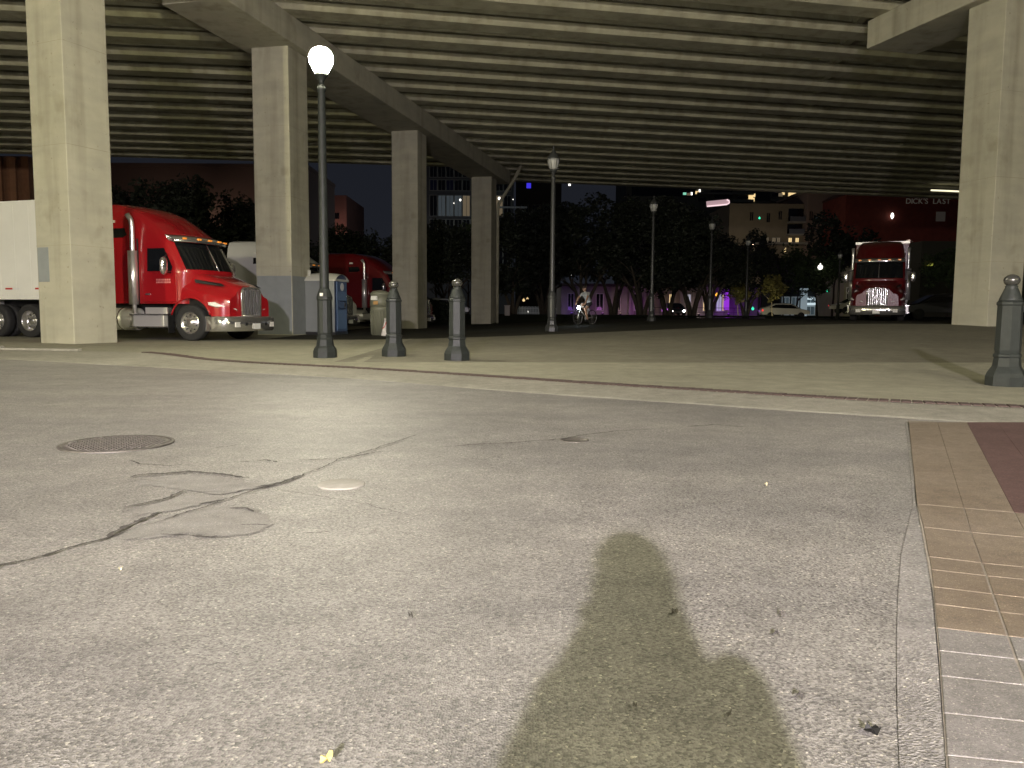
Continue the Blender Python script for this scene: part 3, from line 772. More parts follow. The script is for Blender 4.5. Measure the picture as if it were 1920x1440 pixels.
def tractor(name_root, paint, label, loc, heading, group="semi tractors parked under the overpass"):
    root = empty(name_root, loc, heading, label, "truck", group)
    # cab and sleeper shell, one continuous body
    zs = [1.05,1.3,1.6,1.9,1.98,2.1,2.4,2.7,2.85,2.95,3.0,3.08,3.16,3.28,3.4,3.53,3.67,3.76,3.83,3.89,3.93,3.96,3.98,4.0,4.01]
    rows = []
    N_ = 17
    for z in zs:
        hw = interp(HW, z); xb = -4.3; r_ = []
        fx = interp(XF, z)
        for k in range(6):    # right side from the back
            r_.append((xb+(fx-.36-xb)*(1-(1-k/6)**1.3), -hw, z))
        for k in range(N_+1):
            t = -1+2*k/N_; r_.append(front_pt(t*hw, z))
        for k in range(5, -1, -1):
            r_.append((xb+(fx-.36-xb)*(1-(1-k/6)**1.3), hw, z))
        r_.append((xb, 0, z)); r_.append(r_[0])
        rows.append(r_)
    m = MB().grid(rows); L_ = len(rows[0])
    top = rows[-1][:-1]; m.add(top, [tuple(range(len(top)))]); bot = rows[0][:-1]; m.add(bot, [tuple(range(len(bot)))])
    cab = m.build("cab", paint, root)
    # gap between cab and sleeper
    for s in (-1, 1):
        MB().box((-1.79, s*1.155-.012, 1.06), (-1.75, s*1.155+.012, 2.9)).build("seam", M_black, cab)
        pts = [(-1.77, s*1.105, 2.9), (-1.77, s*1.035, 3.4)]
    # windshield in two halves, with dark band; follows the front surface
    for s in (-1, 1):
        rw = []
        for z in [2.02+.78*k/6 for k in range(7)]:
            hw = interp(HW, z)-.10
            rw.append([front_pt(s*(.02+(hw-.02)*k/10), z, .012) for k in range(11)])
        MB().grid(rw).build("windshield", M_dglass, root)
    MB().tube([front_pt(0, z, .02) for z in (2.0,2.2,2.5,2.82)], .016, 6).build("windshield_divider", M_chrome, root)
    # visor
    vr = []
    for z, o_ in ((2.80,.16),(2.86,.24),(2.97,.14),(3.01,.05)):
        hw = interp(HW, z)
        vr.append([front_pt(t*hw, z, o_) for t in [-1+2*k/20 for k in range(21)]])
    vr.append([front_pt(t*interp(HW,2.83), 2.83, .0) for t in [-1+2*k/20 for k in range(21)]])
    vr.append(vr[0])
    MB().grid(vr).build("visor", M_chrome, root)
    for t in (-.8,-.4,0,.4,.8):
        q = front_pt(t*1.08, 2.9, .24)
        MB().cbox(q, (.05,.12,.045)).build("marker_light", M_amber, root)
    for s in (-1, 1):
        hw = 1.155
        # door, window
        dr = MB().box((-1.62, s*1.165-.014, 1.10), (-.42, s*1.165+.014, 1.93)).build("door", paint, root, bevel=.02)
        MB().box((-1.50, s*1.19-.012, 1.30), (-1.34, s*1.19+.012, 1.34)).build("handle", M_chrome, dr)
        lt = MB()
        rr = random.Random(4)
        for row, zz in enumerate((1.70, 1.63)):
            x = -1.12
            while x < -.66:
                w_ = rr.uniform(.03,.06); lt.box((x, s*1.1805-.001, zz), (x+w_, s*1.1805+.0015, zz+.048)); x += w_+.014
        lt.build("door_lettering", mat("faded_letter",(.62,.22,.20),.6), dr)
        wv = [(-1.45,1.97),(-.60,1.97),(-.56,2.08),(-.86,2.62),(-1.45,2.62)]
        y0 = s*1.158
        MB().add([(x, s*(interp(HW,z)+.008), z) for x,z in wv],[(0,1,2,3,4)]).build("side_window", M_dglass, root)
        MB().add([(x, s*(interp(HW,z)+.006), z) for x,z in [(-2.9,2.95),(-2.35,2.95),(-2.2,3.02),(-2.3,3.22),(-2.9,3.22)]],[(0,1,2,3,4)]).build("sleeper_window", M_dglass, root)
        MB().cbox((-2.95, s*1.07, 3.34) if False else (-2.75, s*1.068, 3.42), (.20,.04,.07)).build("side_lamp", M_lens, root)
        # mirror
        mr = MB(); 
        pr = [(.0001,-.26)]+[(.125*sqrt(max(0,1-(abs(-.26+.052*k)/.26)**3)), -.26+.052*k) for k in range(1,10)]+[(.0001,.26)]
        mr.lathe([(r_, h) for r_, h in pr], 16)
        o = mr.build("mirror", M_chrome, root, loc=(-.58, s*1.47, 2.10)); o.scale = (.7,1,1)
        MB().tube([(-.62,s*1.14,1.93),(-.58,s*1.32,1.93),(-.58,s*1.45,1.98)], .022, 6).tube([(-.75,s*1.14,2.45),(-.6,s*1.40,2.36)], .018, 6).build("mirror_arm", M_black, root)
        # grab, exhaust stack
        st = MB().tube([(-1.92,s*1.05,.72),(-1.90,s*1.2,.80),(-1.86,s*1.25,.98),(-1.86,s*1.25,3.3),(-1.88,s*1.25,3.42),(-1.99,s*1.27,3.58)], [.06,.06,.065,.065,.066,.075], 14).build("exhaust_stack", M_stack, root)
        MB().tube([(-1.86,s*1.262,1.02),(-1.86,s*1.262,2.55)], .13, 16).build("heat_shield", M_stack, st)
        # tank and steps
        tk = MB().tube([(-4.0,s*.98,.60),(-3.96,s*.98,.60),(-1.98,s*.98,.60),(-1.94,s*.98,.60)], [.27,.325,.325,.27], 28).build("fuel_tank", M_alu, root)
        for x in (-3.4,-2.45):
            MB().tube([(x-.03,s*.98,.60),(x+.03,s*.98,.60)], .334, 28).build("tank_strap", M_chrome, tk)
        MB().box((-1.90, s*1.22-.03*s-.16, .40), (-.74, s*1.22-.03*s+.16, .72)).build("step_box", M_alu, root, bevel=.015)
        MB().box((-1.92, s*1.24-.17, .375), (-.72, s*1.24+.15, .398)).build("step_plate", M_chrome, root)
        MB().box((-1.92, s*1.22-.17, .724), (-.70, s*1.22+.15, .755)).build("step_plate", M_chrome, root)
        MB().box((-1.45, s*1.14-.14, .758), (-.70, s*1.14+.08, .94)).build("step_box", M_alu, root, bevel=.01)
        MB().box((-.72, s*1.10-.12, .22), (-.70, s*1.10+.12, .95)).build("mud_flap", M_black, root)
        # side air intake
        MB().add([(.95,s*.80,1.515),(.10,s*.985,1.62),(.05,s*.965,1.72),(.80,s*.745,1.60)],[(0,1,2,3)]).build("hood_vent", M_black, root, loc=(0,s*.03,.02))
    # hood
    rows = []
    xs = [1.14-.075*k for k in range(21)]
    ZT = [(-.4,2.03),(0,1.95),(.5,1.80),(.9,1.66),(1.06,1.58),(1.14,1.52)]
    for x in xs:
        ztp = interp(ZT, x); f = (1.14-x)/1.5
        tw = .46+.34*min(1,f*1.2); zsx = 1.18+.36*f
        wv = interp([(-.4,1.13),(.5,1.14),(.8,1.10),(1.0,1.02),(1.14,.90)], x)
        zl = .70 if abs(x) > .66 else .52+sqrt(max(0,.70**2-x*x))
        zl = max(zl, .70)
        zl = min(zl, zsx-.05)
        half = [(0,ztp),(tw*.5,ztp-.01),(tw,ztp-.05),(tw+.08,ztp-.12),(tw+(wv-tw)*.45,ztp-.12-(ztp-.12-zsx)*.55),(wv-.07,zsx+.04),(wv-.01,zsx-.06),(wv,(zsx+zl)/2),(wv,zl)]
        rows.append([(x,-y,z) for y,z in reversed(half)] + [(x,y,z) for y,z in half[1:]])
    hd = MB().grid(rows); fr = rows[0]
    hd.add(fr, [tuple(range(len(fr)))])
    hood = hd.build("hood", paint, root)
    for s in (-1,1):   # fender lip and dark wheel well
        MB().tube([(.70*cos(a)*1.0, s*1.125, .52+.70*sin(a)) for a in [pi*(.10+.80*k/14) for k in range(15)]], .028, 6).build("fender_lip", paint, hood)
    MB().box((-.75,-.95,.5),(.72,.95,1.28)).build("engine_bay", M_black, root)
    # grille
    gr = MB().box((1.12,-.40,.74),(1.17,.40,1.47)).build("grille", M_black, root)
    MB().tube([(1.19,-.42,.72),(1.19,-.43,1.38),(1.18,-.36,1.49),(1.18,0,1.52),(1.18,.36,1.49),(1.19,.43,1.38),(1.19,.42,.72),(1.19,-.42,.72)], .035, 8).build("grille_frame", M_chrome, gr)
    for k in range(-4,5):
        MB().box((1.175, k*.088-(.010 if k%2 else .019), .74),(1.19 if k%2 else 1.235, k*.088+(.010 if k%2 else .019), 1.48-.02*abs(k)*.3)).build("grille_bar", M_chrome, gr)
    MB().tube([(1.17,0,1.53),(1.16,0,1.57)], .035, 8).build("hood_emblem", M_chrome, hood)
    for s in (-1,1):
        lo_ = [(1.13,s*.56,.86),(1.09,s*.78,.87),(1.00,s*.97,.90),(.80,s*1.105,.97),(.62,s*1.15,1.02)]
        up_ = [(1.11,s*.60,.93),(1.07,s*.80,1.00),(.98,s*.97,1.07),(.80,s*1.09,1.10),(.60,s*1.145,1.09)]
        mid = [((p[0]+q[0])/2+.045, (p[1]+q[1])/2+s*.035, (p[2]+q[2])/2) for p,q in zip(lo_,up_)]
        MB().grid([lo_,mid,up_]).build("headlight", M_lens, root)
        MB().grid([[(x+.012,y+s*.012,z-.012) for x,y,z in lo_],[(x+.02,y+s*.02,z+.004) for x,y,z in lo_]]).build("headlight_trim", M_chrome, root)
    # bumper
    plan = [(.72,-1.19),(.95,-1.20),(1.15,-1.13),(1.27,-.95),(1.34,-.5),(1.36,0),(1.34,.5),(1.27,.95),(1.15,1.13),(.95,1.20),(.72,1.19)]
    rw = []
    for z, o_ in ((.28,-.05),(.32,0),(.50,.02),(.66,0),(.70,-.05)):
        rw.append([(x+o_*.8, y*(1+o_*.15), z) for x,y in plan])
    rw.append([(x-.25, y*.94, .70) for x,y in plan]); rw.append([(x-.25, y*.94, .28) for x,y in plan]); rw.append(rw[0])
    bp_ = MB().grid(rw).build("bumper", M_chrome, root)
    for s in (-1,1):
        MB().box((1.27,s*.78-.10,.40),(1.325,s*.78+.10,.54)).build("fog_lamp", M_lens, bp_)
        MB().box((1.30,s*.45-.05,.44),(1.362,s*.45+.05,.52)).build("tow_slot", M_black, bp_)
    MB().box((1.375,-.16,.34),(1.392,.14,.50)).build("number_plate", M_plate, bp_)
    # chassis
    ch = MB().box((-8.0,-.42,.62),(.9,-.30,.90)).box((-8.0,.30,.62),(.9,.42,.90)).box((-4.2,-.8,.75),(-1.0,.8,1.04)).box((-.25,-.95,.45),(-.1,.95,.58)).box((-6.1,-.9,.42),(-5.9,.9,.58)).box((-7.45,-.9,.42),(-7.25,.9,.58))
    ch.build("chassis", M_black, root)
    MB().box((-6.9,-.45,1.0),(-5.9,.45,1.12)).build("fifth_wheel", M_black, root)
    for s in (-1,1):
        wheel(root, 0, s*1.03, s); wheel(root, -6.0, s*1.03, s, True); wheel(root, -7.35, s*1.03, s, True)
        MB().box((-8.15,s*.98-.3,.25),(-8.12,s*.98+.3,1.05)).build("mud_flap", M_black, root)
    return root

HEAD = R(-18.4)
fw = Vector((cos(HEAD), sin(HEAD), 0)); lf = Vector((-sin(HEAD), cos(HEAD), 0))
p1 = Vector((-9.05,22.45,-.0)) + lf*1.03
T1 = tractor("semi_truck", M_red_p, "bright red semi tractor with chrome stacks, parked between the two nearest columns", p1, HEAD)
def repaint(root, m_from, m_to):
    for o in [root]+list(root.children_recursive):
        if o.type == 'MESH':
            for sl in o.material_slots:
                if sl.material is m_from:
                    sl.link = 'OBJECT'; sl.material = m_to
def at_side(px, s, Y):           # place so that the stack side point at local x=s shows at this column
    side = Vector((XA(px, Y, 560), Y, 0)); return side - fw*s + lf*1.2
T2 = copy_tree(T1); T2.location = at_side(686, -1.86*1.05, 45.2); T2.location.z = 0; T2.scale = (1.06,)*3
T2["label"] = "dark red semi tractor with shade painted into its colour, behind the portable toilet and litter bin"
T3 = copy_tree(T1); T3.location = at_side(424, -4.3, 35.8); T3.location.z = 0
T3["label"] = "white semi tractor behind the bright red one, mostly hidden by a column"
repaint(T3, M_red_p, M_white_p)
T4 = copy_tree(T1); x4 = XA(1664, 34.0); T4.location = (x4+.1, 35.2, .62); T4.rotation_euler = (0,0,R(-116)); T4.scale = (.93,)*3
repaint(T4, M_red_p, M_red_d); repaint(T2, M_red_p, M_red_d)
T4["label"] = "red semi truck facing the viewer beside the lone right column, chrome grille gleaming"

def trailer(body, label, root_loc, heading, front, height=4.1, length=13.0, sc=1.0, group="box trailers"):
    t = empty("box_trailer", root_loc, heading, label, "trailer", group)
    MB().box((front-length,-1.28,1.16),(front,1.28,height)).build("box_body", body, t, bevel=.03)
    MB().box((front-length,-1.30,1.16),(front-.002,-1.283,1.40)).build("side_rail", M_trl if body is M_trl else M_alu, t)
    MB().box((front-length,1.283,1.16),(front-.002,1.30,1.40)).build("side_rail", M_trl if body is M_trl else M_alu, t)
    MB().box((front-length,-1.295,height-.11),(front+.01,1.295,height+.012)).build("top_rail", M_alu if body is not M_trl else M_trl, t)
    for k in range(int(length/1.2)):
        x = front-.5-k*1.2
        MB().box((x-.30,-1.294,1.46),(x-.02,-1.2835,1.51)).build("reflective_tape", mat("tape_red",(.45,.03,.02),.4), t)
        MB().box((x+.0,-1.294,1.46),(x+.28,-1.2835,1.51)).build("reflective_tape", mat("tape_white",(.7,.7,.68),.4), t)
    rv = MB()
    for k in range(int(length/.61)):
        x = front-.35-k*.61; rv.box((x-.012,-1.288,1.42),(x+.012,-1.2795,height-.12))
    rv.build("panel_joint", body, t)["kind"] = 'stuff'
    rr_ = MB()
    for k in range(int(length/.2)): rr_.box((front-.1-k*.2-.02,-1.309,1.26),(front-.1-k*.2+.02,-1.2985,1.30))
    rr_.build("rail_bolts", M_alu, t)["kind"] = 'stuff'
    MB().box((front-length+.3,-.5,.95),(front-.5,.5,1.15)).build("frame", M_black, t)
    for s in (-1,1):
        for x in (front-length+1.6, front-length+2.95): wheel(t, x, s*1.0, s, True)
        MB().box((front-3.0, s*.7-.06,.35),(front-2.88,s*.7+.06,1.15)).build("landing_leg", M_alu, t)
    if sc != 1: t.scale = (sc,)*3
    return t
trailer(M_trl, "white box trailer hitched to the bright red tractor, behind the kerbside column", p1, HEAD, -4.75)
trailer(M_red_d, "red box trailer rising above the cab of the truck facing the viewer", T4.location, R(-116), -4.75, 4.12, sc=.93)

# ------------------------------------------------------------------ portable toilet, bin, bag
tp = A(561, 629, 29.0)
ang = R(22)
tl = empty("portable_toilet", (tp.x, 29.0, 0), 0, "grey portable toilet with a pale roof and blue door beside the column", "portable toilet")
tl.rotation_euler = (0,0,ang*0)
wS, dS = 1.28, 1.16      # side faces the viewer, door faces right
e1 = Vector((cos(R(14)), sin(R(14)))); 
tl.rotation_euler = (0,0,R(-8)); tl.scale = (1.17,1.17,1.0)
tl.location = (tp.x, 29.35, 0)
MB().box((0,0,.10),(1.10,1.12,2.02)).build("cabin", M_toilet_g, tl, bevel=.02)
MB().box((-.03,-.03,0),(1.13,1.15,.10)).build("skid_base", M_black, tl)
rows = []
for k in range(9):
    t = k/8; y = -.05+1.22*t; rows.append([(-.06+1.22*i/8, y, 2.0+.30*sin(pi*t)**.6*(.8+.2*sin(pi*i/8))) for i in range(9)])
rf = MB().grid(rows); rf.box((-.06,-.05,1.98),(1.16,1.17,2.02)); 
rf.prism([(1.16,-.05),(1.16,1.17),(1.15,1.17),(1.15,-.05)],2.0,2.06)
rf.build("roof", M_toilet_r, tl)
MB().tube([(.2,.2,2.1),(.2,.2,2.38)], .05, 10).build("vent_pipe", M_toilet_r, tl)
fr = MB().add([(1.102,0,.1),(1.102,1.12,.1),(1.102,1.12,2.0)]+[(1.102,.56+.56*cos(pi*k/10),2.0+.24*sin(pi*k/10)) for k in range(1,10)]+[(1.102,0,2.0)],[tuple(range(13))])
fr.build("door_surround", M_toilet_d, tl)
dr = MB().box((1.105,.12,.14),(1.145,1.0,1.98)).build("door", M_toilet_b, tl, bevel=.015)
MB().box((1.147,.20,.22),(1.152,.92,.92)).build("door_panel", mat("toilet_light_blue",(.10,.18,.30),.4), dr, bevel=.004)
MB().box((1.147,.20,1.28),(1.152,.92,1.60)).build("door_panel", MATS["toilet_light_blue"], dr, bevel=.004)
MB().tube([(1.15,.25,1.22),(1.16,.4,1.25),(1.16,.72,1.25),(1.15,.87,1.22)], .02, 6).tube([(1.15,.25,1.0),(1.16,.4,.97),(1.16,.72,.97),(1.15,.87,1.0)], .02, 6).build("door_rib", M_toilet_d, dr)
MB().box((1.148,.74,1.04),(1.18,.84,1.18)).build("latch", M_black, dr)
MB().lathe([(.15,0),(.15,.006)], 20, (1.147,.56,1.78), 'x').build("round_sign", M_plate, dr)
for y0_ in (0,):
    for k in range(5): pass
bn = empty("litter_bin", (A(713,631,28.6).x, 28.6, 0), R(-25), "olive ribbed litter bin with a domed lid beside the nearest bollard", "litter bin")
MB().lathe([(.30,.02),(.33,.9),(.345,.93),(.345,1.05)], 20).build("body", M_bin, bn)
rb_ = []
for k in range(20):
    a = 2*pi*k/20; MB().tube([(.315*cos(a),.315*sin(a),.05),(.34*cos(a),.34*sin(a),.90)], .016, 5).build("rib", M_bin, bn)
MB().lathe([(.36,1.05),(.36,1.22),(.33,1.45),(.36,1.47),(.36,1.52),(.25,1.60),(.0,1.64)], 20).build("lid", M_bin, bn)
MB().box((-.13,-.375,1.28),(.13,-.335,1.42)).build("opening_label", M_plate, bn)
MB().box((-.02,-.385,1.12),(.16,-.365,1.24)).build("sticker", mat("sticker_orange",(.45,.26,.10),.6), bn)
MB().tube([(.38,.0,.1),(.40,.0,1.52)], .03, 6).tube([(.36,.14,.1),(.38,.14,1.5)], .03, 6).build("side_pole", M_alu, bn)
bgp = A(722, 633, 28.0)
MB().lathe([(.20,0),(.19,.08),(.14,.28),(.07,.48),(.03,.62),(.045,.70)], 9, smooth=False).build("shopping_bag", mat("bag_white",(.6,.57,.55),.7,noise_amt=.2,nscale=8), None, "white plastic bag with a red stripe leaning by the litter bin", "bag", loc=(bgp.x,28.05,0))
bpy.data.objects["shopping_bag"].scale = (.75,.75,.9)
MB().tube([(-.13,-.09,.30),(-.02,-.13,.36),(.08,-.06,.60)], .018, 5).build("stripe", mat("bag_red",(.5,.03,.03),.6), bpy.data.objects["shopping_bag"])

# ------------------------------------------------------------------ people
LAT = [Vector((0,1,0))]
def skin_body(name, J, E, m, parent=None, sub=1, root=None, vox=.009):
    """tapered limbs between joints, welded into one continuous surface"""
    b = MB(); lat = LAT[0]
    rad = {k: (J[k][1] if hasattr(J[k][1], '__len__') else (J[k][1],)*2) for k in J}
    n = 14
    for u, v in E:
        p, q = Vector(J[u][0]), Vector(J[v][0]); d = (q-p)
        if d.length < 1e-5: continue
        d.normalize(); a_ = lat - d*lat.dot(d)
        if a_.length < .15: a_ = d.orthogonal()
        a_.normalize(); c_ = d.cross(a_)
        vs = []
        for pt, (r0, r1) in ((p, rad[u]), (q, rad[v])):
            vs += [pt + a_*cos(2*pi*k/n)*r0*.97 + c_*sin(2*pi*k/n)*r1*.97 for k in range(n)]
        b.add(vs, [(k,(k+1)%n,n+(k+1)%n,n+k) for k in range(n)] + [tuple(reversed(range(n))), tuple(range(n,2*n))])
    for k in J:
        p = Vector(J[k][0]); r0, r1 = rad[k]; rows = []
        b.lathe([(max(.0001,sin(pi*i/8)), -cos(pi*i/8)) for i in range(9)], 12)
        for i in range(len(b.v)-108, len(b.v)):
            x, y, z = b.v[i]; vv = Vector((x,y,z))*r1; vv += lat*(vv.dot(lat))*(r0/r1-1); b.v[i] = tuple(p+vv)
    o = b.build(name, m, parent)
    r_ = o.modifiers.new("Remesh", 'REMESH'); r_.mode = 'VOXEL'; r_.voxel_size = vox; r_.use_smooth_shade = True
    sm_ = o.modifiers.new("Smooth", 'SMOOTH'); sm_.factor = .5; sm_.iterations = 4
    return o
def lerp(a, b, t): return tuple(a[i]+(b[i]-a[i])*t for i in range(3))
def add_hand(J, E, tag_, wrist, palm_dir, side, curl=(0,0,-1), L=.17):
    """palm and five bent fingers rooted at the wrist, all in the body mesh"""
    w_ = Vector(wrist); d = Vector(palm_dir).normalized(); s_ = Vector(side).normalized(); c = Vector(curl).normalized()
    J[tag_+"palm"] = (tuple(w_+d*.055), (.030,.030)); E.append((tag_+"w", tag_+"palm"))
    for k, (off, ln) in enumerate(((-.030,.066),(-.010,.078),(.010,.074),(.030,.058))):
        a = w_+d*.088+s_*off; b_ = a+d*ln*.45+c*ln*.12; e = b_+d*ln*.25+c*ln*.42
        J[f"{tag_}f{k}a"] = (tuple(a), .010); J[f"{tag_}f{k}b"] = (tuple(b_), .009); J[f"{tag_}f{k}c"] = (tuple(e), .0075)
        E += [(tag_+"palm", f"{tag_}f{k}a"), (f"{tag_}f{k}a", f"{tag_}f{k}b"), (f"{tag_}f{k}b", f"{tag_}f{k}c")]
    a = w_+d*.045-s_*.045; b_ = a+d*.030-s_*.018+c*.012
    J[tag_+"ta"] = (tuple(a), .012); J[tag_+"tb"] = (tuple(b_), .0095); E += [(tag_+"palm", tag_+"ta"), (tag_+"ta", tag_+"tb")]
def person(name, P, label, cat, loc, rz, top_m, leg_m, sleeves='short', hood=False, legs='short', hair=M_hair, head_r=.092, bulk=1.0):
    root = empty(name, loc, rz, label, cat)
    J = {}; E = []
    B = lambda *a: [E.append((a[i], a[i+1])) for i in range(len(a)-1)]
    J["pelvis"] = (P["pelvis"], (.145*bulk,.11*bulk)); J["waist"] = (lerp(P["pelvis"],P["chest"],.45), (.125*bulk,.10*bulk)); J["chest"] = (P["chest"], (.155*bulk,.115*bulk))
    J["neck0"] = (P["neck"], (.06,.06)); hd = P["head"]
    J["neck1"] = (lerp(P["neck"],hd,.45), .052); J["jaw"] = (lerp(P["neck"],hd,.72), .070); J["skull"] = (hd, (head_r,head_r*1.06)); J["crown"] = (tuple(Vector(hd)+(Vector(hd)-Vector(P["neck"])).normalized()*.055), .062)
    B("pelvis","waist","chest","neck0","neck1","jaw","skull","crown")
    for s in "lr":
        J[s+"sh"] = (P[s+"sh"], .062*bulk); J[s+"el"] = (P[s+"el"], .042); J[s+"w"] = (P[s+"wr"], .028)
        J[s+"ua"] = (lerp(P[s+"sh"],P[s+"el"],.5), .050); J[s+"fa"] = (lerp(P[s+"el"],P[s+"wr"],.35), .042)
        B("chest", s+"sh", s+"ua", s+"el", s+"fa", s+"w")
        d = Vector(P[s+"wr"])-Vector(P[s+"el"]); sd = d.cross(Vector((0,0,1)))
        if sd.length < .01: sd = Vector((0,1,0))
        add_hand(J, E, s, P[s+"wr"], d, sd)
        J[s+"hip"] = (P[s+"hip"], .095*bulk); J[s+"kn"] = (P[s+"kn"], .060); J[s+"an"] = (P[s+"an"], .040)
        J[s+"th"] = (lerp(P[s+"hip"],P[s+"kn"],.45), .085*bulk); J[s+"ca"] = (lerp(P[s+"kn"],P[s+"an"],.33), .060)
        J[s+"he"] = (tuple(Vector(P[s+"an"])+Vector((0,0,-.05))), .038); J[s+"toe"] = (P[s+"toe"], .026)
        B("pelvis", s+"hip", s+"th", s+"kn", s+"ca", s+"an", s+"he", s+"toe")
    skin_body("body", J, E, M_skin, root, 1, vox=.0055)
    g = 1.14
    def shell(nm, keys, edges, m, gg=g):
        JJ = {k:(J[k][0], tuple(r_*gg for r_ in (J[k][1] if hasattr(J[k][1],'__len__') else (J[k][1],)*2))) for k in keys}
        return skin_body(nm, JJ, edges, m, root, 1, vox=.011)
    ks = ["pelvis","waist","chest","neck0"]; es = [("pelvis","waist"),("waist","chest"),("chest","neck0")]
    for s in "lr":
        ks += [s+"sh", s+"ua"]; es += [("chest",s+"sh"),(s+"sh",s+"ua")]
        if sleeves == 'long': ks += [s+"el", s+"fa", s+"w"]; es += [(s+"ua",s+"el"),(s+"el",s+"fa"),(s+"fa",s+"w")]
    shell("shirt" if not hood else "jacket", ks, es, top_m, 1.13)
    ks = ["pelvis"]; es = []
    for s in "lr":
        ks += [s+"hip", s+"th"]; es += [("pelvis",s+"hip"),(s+"hip",s+"th")]
        if legs == 'long': ks += [s+"kn",s+"ca",s+"an"]; es += [(s+"th",s+"kn"),(s+"kn",s+"ca"),(s+"ca",s+"an")]
    shell("shorts" if legs != 'long' else "trousers", ks, es, leg_m, 1.13)
    for s in "lr":
        a = Vector(P[s+"an"])+Vector((0,0,-.055)); t_ = Vector(P[s+"toe"]); skin_body("shoe", {"a":(tuple(a),.046),"b":(tuple((a+t_)/2),.052),"c":(tuple(t_+(t_-a).normalized()*.02),.046)}, [("a","b"),("b","c")], M_black, root, 1)
    up = (Vector(hd)-Vector(P["neck"])).normalized(); f = Vector(P["face"]).normalized(); sd = up.cross(f).normalized()
    H = Vector(hd)+up*.03
    # hair cap
    hb = MB(); rows = []
    for i in range(7):
        th = i/6*1.45; rows.append([tuple(H - f*.012 + (up*cos(th) + (f*cos(ph)*.98+sd*sin(ph)*.92)*sin(th))*head_r*1.24 - (f*.0)) for ph in [2*pi*k/16 for k in range(17)]])
    hb.grid(rows); hb.build("hair", hair, root)
    MB().tube([tuple(H+f*head_r*.85-up*.00), tuple(H+f*(head_r+.018)-up*.035), tuple(H+f*head_r*.86-up*.045)], [.010,.016,.012], 8).build("nose", M_skin, root)
    for s in (-1,1):
        MB().lathe([(.0001,-.011),(.009,-.006),(.011,0),(.009,.006),(.0001,.011)], 8, tuple(H+f*head_r*.90+sd*s*.032-up*.002)).build("eye", M_black, root)
        MB().lathe([(.0001,-.028),(.014,-.012),(.016,.008),(.0001,.026)], 8, tuple(H+sd*s*head_r*.98-up*.02)).build("ear", M_skin, root)
    MB().tube([tuple(H+f*head_r*.90-sd*.022-up*.075), tuple(H+f*head_r*.97-up*.078), tuple(H+f*head_r*.90+sd*.022-up*.075)], .006, 6).build("mouth", mat("lips",(.25,.09,.07),.6), root)
    return root
# cyclist (local: x forward, z up; wheels rest on z=0)
cyx, cyY = XA(1097, 36.5), 36.5
cz = zt(cyx, cyY)+.006
chead = R(180+46)
bk = empty("bicycle", (cyx, cyY, cz), chead, "bicycle with a dazzling white headlamp carrying the cyclist", "bicycle")
for x in (-.52, .52):
    ring = [(x+.335*cos(2*pi*k/28), 0, .345+.335*sin(2*pi*k/28)) for k in range(29)]
    wv = MB().tube(ring, .018, 8, cap=False).build("wheel", M_tyre, bk)
    MB().tube([(x+.318*cos(2*pi*k/28), 0, .345+.318*sin(2*pi*k/28)) for k in range(29)], .010, 6, cap=False).build("rim", M_chrome, wv)
    sp_ = MB()
    for k in range(18):
        a = 2*pi*k/18; sp_.tube([(x,.015*(-1)**k,.345),(x+.312*cos(a),0,.345+.312*sin(a))], .0018, 3, cap=False)
    sp_.build("spokes", M_alu, wv)
F_ = [(-.52,0,.345),(-.12,0,.30),(-.24,0,.80),(.33,0,.82),(.37,0,.70)]
MB().tube([F_[0],F_[1]],.012,8).tube([F_[0],F_[2]],.010,8).tube([F_[1],F_[2]],.017,8).tube([F_[1],F_[4]],.019,8).tube([F_[2],F_[3]],.016,8).tube([F_[3],F_[4]],.02,8).build("frame", M_alu, bk)
MB().tube([F_[4],(.46,0,.50),(.52,.05,.345)],.012,8).tube([(.46,0,.50),(.52,-.05,.345)],.012,8).build("fork", M_alu, bk)
MB().tube([F_[3],(.31,0,.95),(.36,0,1.0)],.014,8).tube([(.30,.30,1.02),(.36,.12,1.0),(.36,-.12,1.0),(.30,-.30,1.02)],.012,8).build("handlebar", M_black, bk)
MB().tube([(-.26,0,.80),(-.28,0,.92)],.013,8).build("seat_post", M_alu, bk)
MB().cbox((-.28,0,.945),(.26,.13,.05)).build("saddle", M_black, bk, bevel=.02)
MB().tube([(-.12,-.09,.30),(-.12,.09,.30)],.012,6).tube([(-.12,.09,.30),(-.02,.10,.16)],.010,6).tube([(-.12,-.09,.30),(-.22,-.10,.44)],.010,6).cbox((-.02,.14,.16),(.09,.08,.02)).cbox((-.22,-.14,.44),(.09,.08,.02)).build("pedals", M_black, bk)
MB().lathe([(.075,-.015),(.075,.015)],20,(-.12,-.05,.30),'y').build("chainring", M_alu, bk)
hl = MB().tube([(.40,0,.80),(.46,0,.79)],[.03,.045],12).build("headlamp", M_black, bk)
MB().lathe([(.0001,.0),(.070,.0),(.074,.008),(.055,.036),(.0001,.048)],14,(.462,0,.79),'x').build("lens", E_bike, hl)
ld = bpy.data.lights.new("bike_beam",'SPOT'); ld.energy = 2600; ld.spot_size = R(30); ld.spot_blend = .9; ld.color = (.72,.88,1.0); ld.shadow_soft_size = .03
lo = bpy.data.objects.new("bike_beam", ld); COL.objects.link(lo); lo.parent = bk; lo.location = (.50,0,.79)
tgt = Vector((A(655,590,29.3).x, 29.3, .35)); src_ = Vector((cyx,cyY,cz)) + Matrix.Rotation(chead,3,'Z') @ Vector((.50,0,.79))
dl = Matrix.Rotation(-chead,3,'Z') @ (tgt-src_)
lo.rotation_euler = dl.to_track_quat('-Z','Y').to_euler()
